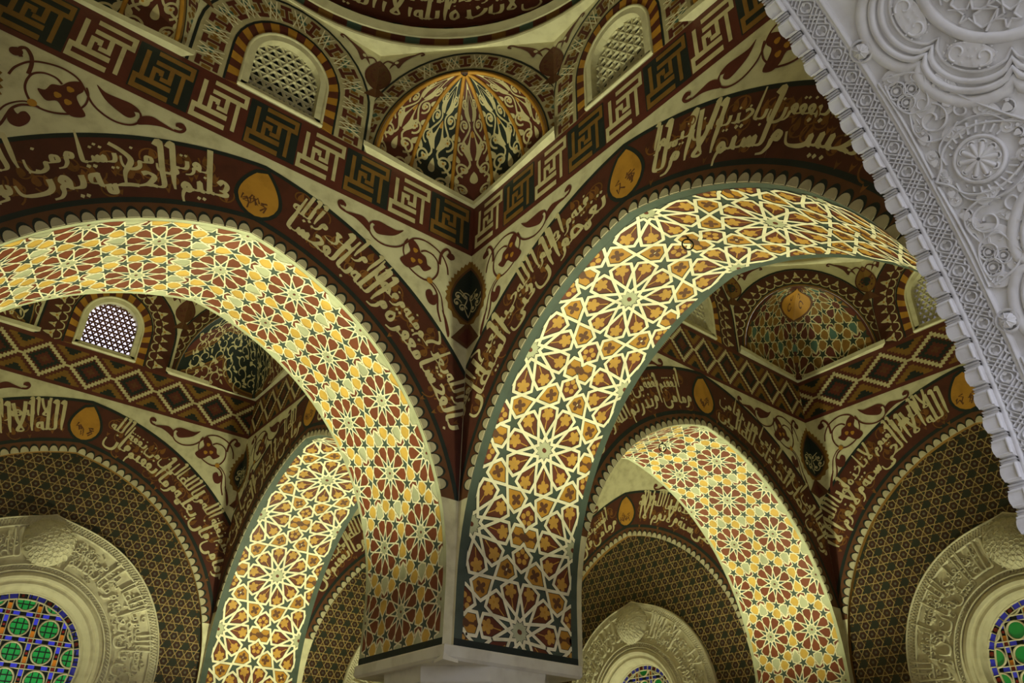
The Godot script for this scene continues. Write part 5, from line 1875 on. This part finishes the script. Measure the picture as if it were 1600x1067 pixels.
# ---------------------------------------------------------------- the central column
func build_column():
	var t = thing("column", "white marble column top with square abacus carrying the central pier", "column", Vector3.ZERO)
	var b := Mb.new()
	# abacus: a slab as wide as the pier, its lower edge rounded back
	var prof = [[-0.3, Y0], [-0.005, Y0], [0.0, Y0 - 0.012], [0.0, Y0 - 0.075], [-0.015, Y0 - 0.095], [-0.2, Y0 - 0.095]]
	for i in prof.size() - 1:
		var p = prof[i]; var q = prof[i + 1]
		var c0 := []
		var c1 := []
		for s in [Vector2(1, 1), Vector2(-1, 1), Vector2(-1, -1), Vector2(1, -1)]:
			var edge = Vector2(0.63 if s.x > 0 else 0.612, 0.672 if s.y > 0 else 0.605)
			c0.append(Vector3(s.x * (edge.x + p[0]), p[1], s.y * (edge.y + p[0])))
			c1.append(Vector3(s.x * (edge.x + q[0]), q[1], s.y * (edge.y + q[0])))
		for k in 4:
			b.quad(c0[k], c0[(k + 1) % 4], c1[(k + 1) % 4], c1[k], K.marble)
	part("abacus", b, M.marble, t)
	# spur under the corner
	for s in [Vector2(1, 1)]:
		b = Mb.new()
		var o = Vector3(s.x * 0.622, Y0 - 0.02, s.y * 0.664)
		var w1 = Vector3(-s.x, 0, 0) * 0.1
		var w2 = Vector3(0, 0, -s.y) * 0.1
		var foot = o + Vector3(s.x * 0.025, -0.085, s.y * 0.025)
		b.quad(o, o + w1, o + w1 * 1.2 + Vector3.DOWN * 0.09, foot, K.marble)
		b.quad(o, o + w2, o + w2 * 1.2 + Vector3.DOWN * 0.09, foot, K.marble)
		b.quad(foot, o + w1 * 1.2 + Vector3.DOWN * 0.09, o + (w1 + w2) + Vector3.DOWN * 0.1, o + w2 * 1.2 + Vector3.DOWN * 0.09, K.marble)
		part("corner_spur", b, M.marble, t)
	# capital: an eight-sided block
	b = Mb.new()
	b.lathe(Vector3.ZERO, PackedVector2Array([Vector2(0.36, 1.95), Vector2(0.42, 2.1), Vector2(0.65, 2.38), Vector2(0.66, Y0 - 0.094)]), 8, K.marble, PI / 8, true)
	part("capital", b, M.marble, t)
	b = Mb.new()
	b.lathe(Vector3.ZERO, PackedVector2Array([Vector2(0.4, 0.0), Vector2(0.4, 0.15), Vector2(0.34, 0.22), Vector2(0.33, 0.3), Vector2(0.3, 1.86), Vector2(0.34, 1.9), Vector2(0.36, 1.95)]), 32, K.marble)
	part("shaft", b, M.marble, t)


# ---------------------------------------------------------------- iron rings at the crowns of two arches
func build_rings():
	for e in [["black iron ring hanging at the crown of the right arch", Vector3(CX + 0.1, 5.2, 0.09)], ["thin iron ring hanging at the crown of the inner right arch", Vector3(0.04, 5.2, -CZ + 0.1)]]:
		var o: Vector3 = e[1]
		var t = thing("iron_ring", e[0], "ring", o, "iron rings at the arch crowns")
		var b := Mb.new()
		b.tube(PackedVector3Array([o + Vector3(0, 0.03, 0), o + Vector3(0, -0.02, 0), o + Vector3(0.012, -0.035, 0), o + Vector3(0.0, -0.045, 0), o + Vector3(-0.012, -0.035, 0)]), 0.006, K.iron)
		part("hook", b, M.iron, t)
		b = Mb.new()
		var loop := PackedVector3Array()
		for i in 20:
			var a = TAU * i / 20
			loop.append(o + Vector3(cos(a) * 0.04 * 0.62, -0.09 + sin(a) * 0.048, -cos(a) * 0.04 * 0.78))
		b.tube(loop, 0.006, K.iron, true, 6)
		part("ring", b, M.iron, t)


# ---------------------------------------------------------------- the doorway arch of carved white stucco, lit by the day outside
const W0 := -0.026        # depth of the carving's ground

func build_doorway():
	var V = Vault.new()
	var smax = 2.386 * (PI / 2 + asin(0.628 / 2.386)) - 2.386 * 2.0 * asin(0.628 / 2.386)
	var span = 2.386 * acos(0.628 / 2.386)         # from the springing to the crown
	# the wall it pierces, as the bay sees it, and the far jamb; plain beyond the picture
	var w = structure("wall_doorway", "thick wall round the white doorway arch, outside the picture", "wall")
	var b := Mb.new()
	var F = Flat.new(Vector3(4.417, 0, CZ), Vector3(0, 0, 1), Vector3(-1, 0, 0))
	var open = arch_line(0.628, 2.386, 2.5, 0.0)
	wall_face(b, F, 1.965, open, HT, 0.0, K.cream)
	wall_face(b, Flat.new(Vector3(6.2, 0, CZ), Vector3(0, 0, 1), Vector3(1, 0, 0)), 3.4, open, 8.0, 0.0, K.white)
	# the half of the soffit that the picture does not show
	var So = Soffit.new(Flat.new(Vector3(5.3, 0, CZ), Vector3(0, 0, 1), Vector3(-1, 0, 0)), 0.628, 2.386, 2.5)
	b.rect(So, -0.9, 0.0, 0.9, So.limit() + 2.5, 0.0, K.white, 0.2)
	part("masonry", b, M.plaster, w)
	var t = thing("carved_doorway_arch", "white carved stucco arch soffit at the right, scalloped edge, lattice strip, roundels and rosettes", "arch", Vector3(4.4, 0, 0.79))
	var s0 := -2.5
	# sunk ground of the carving
	b = Mb.new()
	b.rect(V, s0, 0.0, span, 1.8, W0, K.white, 0.11)
	part("soffit_ground", b, M.carved, t)
	# scalloped cornice along the edge: hollow bricks between double fillets
	var pitch := 0.0955
	var n = int((span - (-0.6)) / pitch)
	for i in n:
		var s = -0.6 + pitch * i
		b = Mb.new()
		# a block whose front edge bulges
		var ol := PackedVector2Array()
		for k in 9:
			var a = lerpf(0.0, PI, k / 8.0)
			ol.append(Vector2(s + pitch * 0.5 - cos(a) * pitch * 0.36, 0.012 - sin(a) * 0.02))
		ol.append(Vector2(s + pitch * 0.86, 0.056)); ol.append(Vector2(s + pitch * 0.14, 0.056))
		b.relief(V, ol, W0, 0.03, K.white, 0.0, 0.004)
		b.ridge(V, PackedVector2Array([Vector2(s + pitch * 0.2, 0.052), Vector2(s + pitch * 0.8, 0.052)]), 0.014, 0.01, K.white, 0.03)
		b.ridge(V, PackedVector2Array([Vector2(s + pitch * 0.22, 0.0), Vector2(s + pitch * 0.22, 0.052)]), 0.01, 0.01, K.white, 0.028)
		b.ridge(V, PackedVector2Array([Vector2(s + pitch * 0.78, 0.0), Vector2(s + pitch * 0.78, 0.052)]), 0.01, 0.01, K.white, 0.028)
		part("scallop_block", b, M.carved, t)
		b = Mb.new()
		for e in [-0.06, 0.06]:
			b.ridge(V, PackedVector2Array([Vector2(s + pitch * e, 0.0), Vector2(s + pitch * e, 0.058)]), 0.012, 0.05, K.white, W0)
		part("fillet", b, M.carved, t)
	b = Mb.new()
	b.rect(V, s0, -0.001, -0.6, 0.06, 0.02, K.white, 0.1)
	for e in [[0.0665, 0.022, 0.03], [0.172, 0.034, 0.022], [0.176, 0.012, 0.03]]:
		var l := PackedVector2Array()
		for i in 60:
			l.append(Vector2(lerpf(-0.9, span, i / 59.0), e[0]))
		b.ridge(V, l, e[1], e[2], K.white, W0, false, 0.8)
	part("border_moulding", b, M.carved, t)
	# lattice strip: four-cell lozenge groups between hexagons
	var lp := 0.112
	b = Mb.new()
	for i in int((span + 0.6) / lp) + 1:
		var s = -0.6 + lp * i
		for sg in [-1.0, 1.0]:
			for off in [-0.014, 0.0, 0.014]:
				# steep bars cross at the group and open to hexagons between
				b.ridge(V, PackedVector2Array([Vector2(s - 0.032 + off * 1.4, 0.117 - sg * 0.04), Vector2(s + 0.032 + off * 1.4, 0.117 + sg * 0.04)]), 0.008, 0.027, K.white, W0)
		var hx = [Vector2(s + 0.034, 0.117), Vector2(s + 0.044, 0.1), Vector2(s + 0.056, 0.096), Vector2(s + 0.068, 0.1), Vector2(s + 0.078, 0.117), Vector2(s + 0.068, 0.134), Vector2(s + 0.056, 0.138), Vector2(s + 0.044, 0.134)]
		b.ridge(V, PackedVector2Array(hx), 0.0085, 0.027, K.white, W0, true)
		for sg in [-1.0, 1.0]:
			b.ridge(V, spline([Vector2(s + 0.02, 0.117 + sg * 0.041), Vector2(s + 0.04, 0.117 + sg * 0.03), Vector2(s + 0.056, 0.117 + sg * 0.04), Vector2(s + 0.072, 0.117 + sg * 0.03), Vector2(s + 0.092, 0.117 + sg * 0.041)], 3), 0.0085, 0.027, K.white, W0)
		for e in [0.04, 0.072]:
			b.relief(V, circle(Vector2(s + e, 0.117), 0.008, 6), W0, -0.004, K.white)
	part("lattice_strip", b, M.carved, t)
	# bosses on the border, one beside each roundel
	for m in [1.87, 0.66, -0.55]:
		var D = Cap.new(V, Vector2(m, 0.2), 0.036, 0.03)
		b = Mb.new()
		for i in 5:
			for j in 32:
				var f0 = TAU * j / 32; var f1 = TAU * (j + 1) / 32
				var r0 = sin(PI / 2 * i / 5.0); var r1 = sin(PI / 2 * (i + 1) / 5.0)
				var w0 = 0.9 + 0.1 * absf(cos(f0 * 4.0)); var w1 = 0.9 + 0.1 * absf(cos(f1 * 4.0))
				var q0 = Vector2.from_angle(f0) * w0; var q1 = Vector2.from_angle(f1) * w1
				b.stri(D, q0 * r0, q0 * r1, q1 * r1, -0.005, K.white, 0.0); b.stri(D, q0 * r0, q1 * r1, q1 * r0, -0.005, K.white, 0.0)
		for j in 8:
			b.ridge(D, PackedVector2Array([Vector2.from_angle(TAU * j / 8) * 0.15, Vector2.from_angle(TAU * j / 8) * 0.85]), 0.22, 0.005, K.white, -0.005)
		b.ridge(V, circle(Vector2(m, 0.2), 0.042, 24), 0.014, 0.032, K.white, W0, true)
		part("fluted_boss", b, M.carved, t)
		roundel(t, V, Vector2(m, 0.75))
	for m in [1.265, 0.055]:
		spandrel(t, V, Vector2(m, 0.36))

func roundel(t: Node3D, V: Vault, m: Vector2):
	# an eight-lobed moulding round a star-screen disc
	var b := Mb.new()
	for e in [[0.515, 0.05, 0.02], [0.475, 0.03, 0.028], [0.44, 0.026, 0.018], [0.405, 0.014, 0.012]]:
		var l := PackedVector2Array()
		for i in 128:
			var a = TAU * i / 128
			var lobe = absf(sin(a * 4.0 + PI / 2.0))        # lobes face the border
			l.append(m + Vector2.from_angle(a) * (e[0] - 0.075 + 0.075 * sqrt(lobe)))
		b.ridge(V, l, e[1], e[2] + 0.012, K.white, W0, true, 0.7)
	part("lobed_moulding", b, M.carved, t)
	b = Mb.new()
	b.ridge(V, circle(m, 0.285, 48), 0.045, 0.032, K.white, W0, true, 0.8)
	part("disc_ring", b, M.carved, t)
	# star screen inside the ring
	b = Mb.new()
	var pat = star_pattern(0, 4.5, -4.5, 4.5)
	var k := 0.062
	for s in pat.straps:
		var p: Vector2 = s[0] * k
		var q: Vector2 = s[1] * k
		if p.length() < 0.265 and q.length() < 0.265 and p.distance_to(q) > 0.004:
			b.ridge(V, PackedVector2Array([m + p, m + q]), 0.011, 0.026, K.white, W0)
	part("star_screen", b, M.carved, t)
	# pierced leaves in the lobes
	for j in 8:
		var a = TAU * j / 8
		b = Mb.new()
		var c = m + Vector2.from_angle(a) * 0.345
		var lob := blob(Vector2.ZERO, 1.0, 2, 0.25, 0.0, 24)
		b.relief(V, moved(lob, c, 0.045, 0.105, a), W0, -0.002, K.white)
		for sg in [-1.0, 1.0]:
			b.ridge(V, moved(spiral(Vector2(0, sg * 0.045), 0.034, 0.012, 0, sg * 5.5, 14), c, 1, 1, a), 0.009, 0.008, K.white, -0.002)
			for q in 9:
				b.relief(V, moved(circle(Vector2.from_angle(q * 0.7) * 0.042 + Vector2(0, sg * 0.048), 0.004, 5), c, 1, 1, a), -0.002, 0.004, K.white)
			b.relief(V, moved([Vector2(-0.02, sg * 0.02), Vector2(0.0, sg * 0.03), Vector2(0.02, sg * 0.05), Vector2(0.0, sg * 0.04)], c, 1, 1, a), -0.002, -0.011, K.white)
		part("lobe_leaf", b, M.carved, t)

func spandrel(t: Node3D, V: Vault, m: Vector2):
	# field between two roundels: a petalled rosette, feathers, trefoils and scrolls
	var b := Mb.new()
	b.ridge(V, circle(m, 0.086, 32), 0.018, 0.034, K.white, W0, true, 0.7)
	b.relief(V, circle(m, 0.078, 32), W0, -0.004, K.white)
	for j in 10:
		var a = TAU * j / 10
		b.ridge(V, PackedVector2Array([m + Vector2.from_angle(a) * 0.006, m + Vector2.from_angle(a) * 0.03, m + Vector2.from_angle(a) * 0.066]), 0.026, 0.016, K.white, -0.006, false, 0.45)
		b.ridge(V, circle(m + Vector2.from_angle(a) * 0.062, 0.012, 8, a - PI / 2, a + PI / 2), 0.009, 0.014, K.white, -0.006)
	part("petalled_rosette", b, M.carved, t)
	# pairs of ornaments on both sides of the rosette
	for sg in [-1.0, 1.0]:
		b = Mb.new()
		var at_ = func(x: float, y: float) -> Vector2: return m + Vector2(x * sg, y)
		# double circles of a trefoil near the border, on a stalk with a leaf
		for e in [[0.335, -0.12, 0.032], [0.37, -0.08, 0.03], [0.395, -0.13, 0.034]]:
			b.ridge(V, circle(at_.call(e[0], e[1]), e[2], 20), 0.01, 0.028, K.white, W0, true)
			b.ridge(V, circle(at_.call(e[0], e[1]), e[2] * 0.6, 14), 0.007, 0.022, K.white, W0, true)
			b.relief(V, circle(at_.call(e[0], e[1]), e[2] * 0.28, 8), W0, -0.002, K.white)
			for q in 10:
				b.relief(V, circle(at_.call(e[0], e[1]) + Vector2.from_angle(q * TAU / 10) * e[2] * 0.8, 0.003, 5), W0, -0.004, K.white)
		part("trefoil", b, M.carved, t)
		b = Mb.new()
		b.ridge(V, spline([at_.call(0.44, -0.155), at_.call(0.36, -0.16), at_.call(0.29, -0.13), at_.call(0.285, -0.06), at_.call(0.36, -0.03), at_.call(0.42, 0.0)], 6), 0.012, 0.030, K.white, W0)
		b.ridge(V, spline([at_.call(0.46, -0.17), at_.call(0.3, -0.165), at_.call(0.14, -0.168), at_.call(0.02, -0.172)], 6), 0.014, 0.032, K.white, W0)
		b.ridge(V, spline([at_.call(0.46, -0.15), at_.call(0.43, -0.06), at_.call(0.36, 0.01), at_.call(0.25, 0.05), at_.call(0.14, 0.12), at_.call(0.03, 0.2)], 6), 0.014, 0.032, K.white, W0)
		b.ridge(V, spline([at_.call(0.0, -0.17), at_.call(0.04, -0.13), at_.call(0.1, -0.09), at_.call(0.13, 0.0), at_.call(0.1, 0.1), at_.call(0.03, 0.2)], 6), 0.012, 0.030, K.white, W0)
		b.ridge(V, spiral(at_.call(0.225, -0.075), 0.062, 0.014, 0.5, 0.5 + sg * 8.0, 30), 0.011, 0.028, K.white, W0)
		b.ridge(V, spiral(at_.call(0.2, 0.03), 0.04, 0.01, 2.0, 2.0 - sg * 7.0, 24), 0.01, 0.027, K.white, W0)
		b.ridge(V, spline([at_.call(0.29, -0.13), at_.call(0.22, -0.15), at_.call(0.16, -0.13), at_.call(0.14, -0.06), at_.call(0.17, 0.0)], 6), 0.011, 0.028, K.white, W0)
		part("scroll_stem", b, M.carved, t)
		# feather leaves: short ribs that fan along the rosette
		b = Mb.new()
		for q in 9:
			var a = -0.9 + q * 0.24
			var d = Vector2(cos(a) * sg, sin(a))
			b.ridge(V, PackedVector2Array([m + d * 0.103, m + d * (0.103 + 0.045 * sin(PI * (q + 1) / 10.0)) + Vector2(0, 0.01)]), 0.011, 0.026, K.white, W0)
		b.ridge(V, spline([m + Vector2(0.04 * sg, -0.11), m + Vector2(0.115 * sg, -0.1), m + Vector2(0.16 * sg, -0.01), m + Vector2(0.14 * sg, 0.09), m + Vector2(0.07 * sg, 0.14)], 6), 0.009, 0.028, K.white, W0)
		part("feather_leaf", b, M.carved, t)
		b = Mb.new()
		for e in [[0.17, -0.135, 0.02], [0.25, 0.0, 0.018], [0.07, -0.14, 0.016], [0.31, -0.02, 0.016], [0.12, 0.16, 0.02], [0.02, 0.15, 0.014]]:
			b.relief(V, blob(at_.call(e[0], e[1]), e[2], 3, 0.4, e[0] * 20.0, 15), W0, 0.0, K.white)
			b.relief(V, circle(at_.call(e[0] + 0.025, e[1] + 0.012), 0.007, 7), W0, 0.002, K.white)
			b.ridge(V, spiral(at_.call(e[0], e[1]), e[2] * 1.6, e[2] * 0.9, 0.0, 4.0, 10), 0.007, 0.024, K.white, W0)
		part("palmette", b, M.carved, t)
		# broad leaves that leave only narrow channels of ground
		b = Mb.new()
		for e in [[0.30, -0.07, 0.05, 0.11, 2.2], [0.41, -0.05, 0.035, 0.09, 0.8], [0.22, -0.13, 0.026, 0.08, 1.6], [0.14, -0.05, 0.026, 0.085, 0.2], [0.34, 0.02, 0.03, 0.09, 1.2], [0.25, 0.02, 0.03, 0.08, 2.6], [0.17, 0.09, 0.03, 0.085, 0.9], [0.06, 0.13, 0.024, 0.075, 0.1], [0.1, -0.14, 0.022, 0.07, 1.5], [0.45, -0.12, 0.03, 0.07, 3.0], [0.02, -0.135, 0.018, 0.05, 1.6]]:
			var lf = moved(teardrop(Vector2.ZERO, e[2], e[3], 7), at_.call(e[0], e[1]), 1, 1, e[4] * sg)
			b.relief(V, lf, W0, -0.008, K.white, 0.0, 0.003)
			b.ridge(V, moved(spiral(Vector2.ZERO, e[2] * 0.7, e[2] * 0.2, 0.5, 5.5, 12), at_.call(e[0], e[1]), 1, 1, e[4] * sg), 0.006, 0.007, K.white, -0.008)
			for q in 4:
				b.ridge(V, moved([Vector2(-e[2] * (0.55 - q * 0.12), e[2] * (0.3 + q * 0.5)), Vector2(0, e[2] * (0.7 + q * 0.5)), Vector2(e[2] * (0.55 - q * 0.12), e[2] * (0.3 + q * 0.5))], at_.call(e[0], e[1]), 1, 1, e[4] * sg), 0.005, 0.006, K.white, -0.008)
		part("carved_leaf", b, M.carved, t)
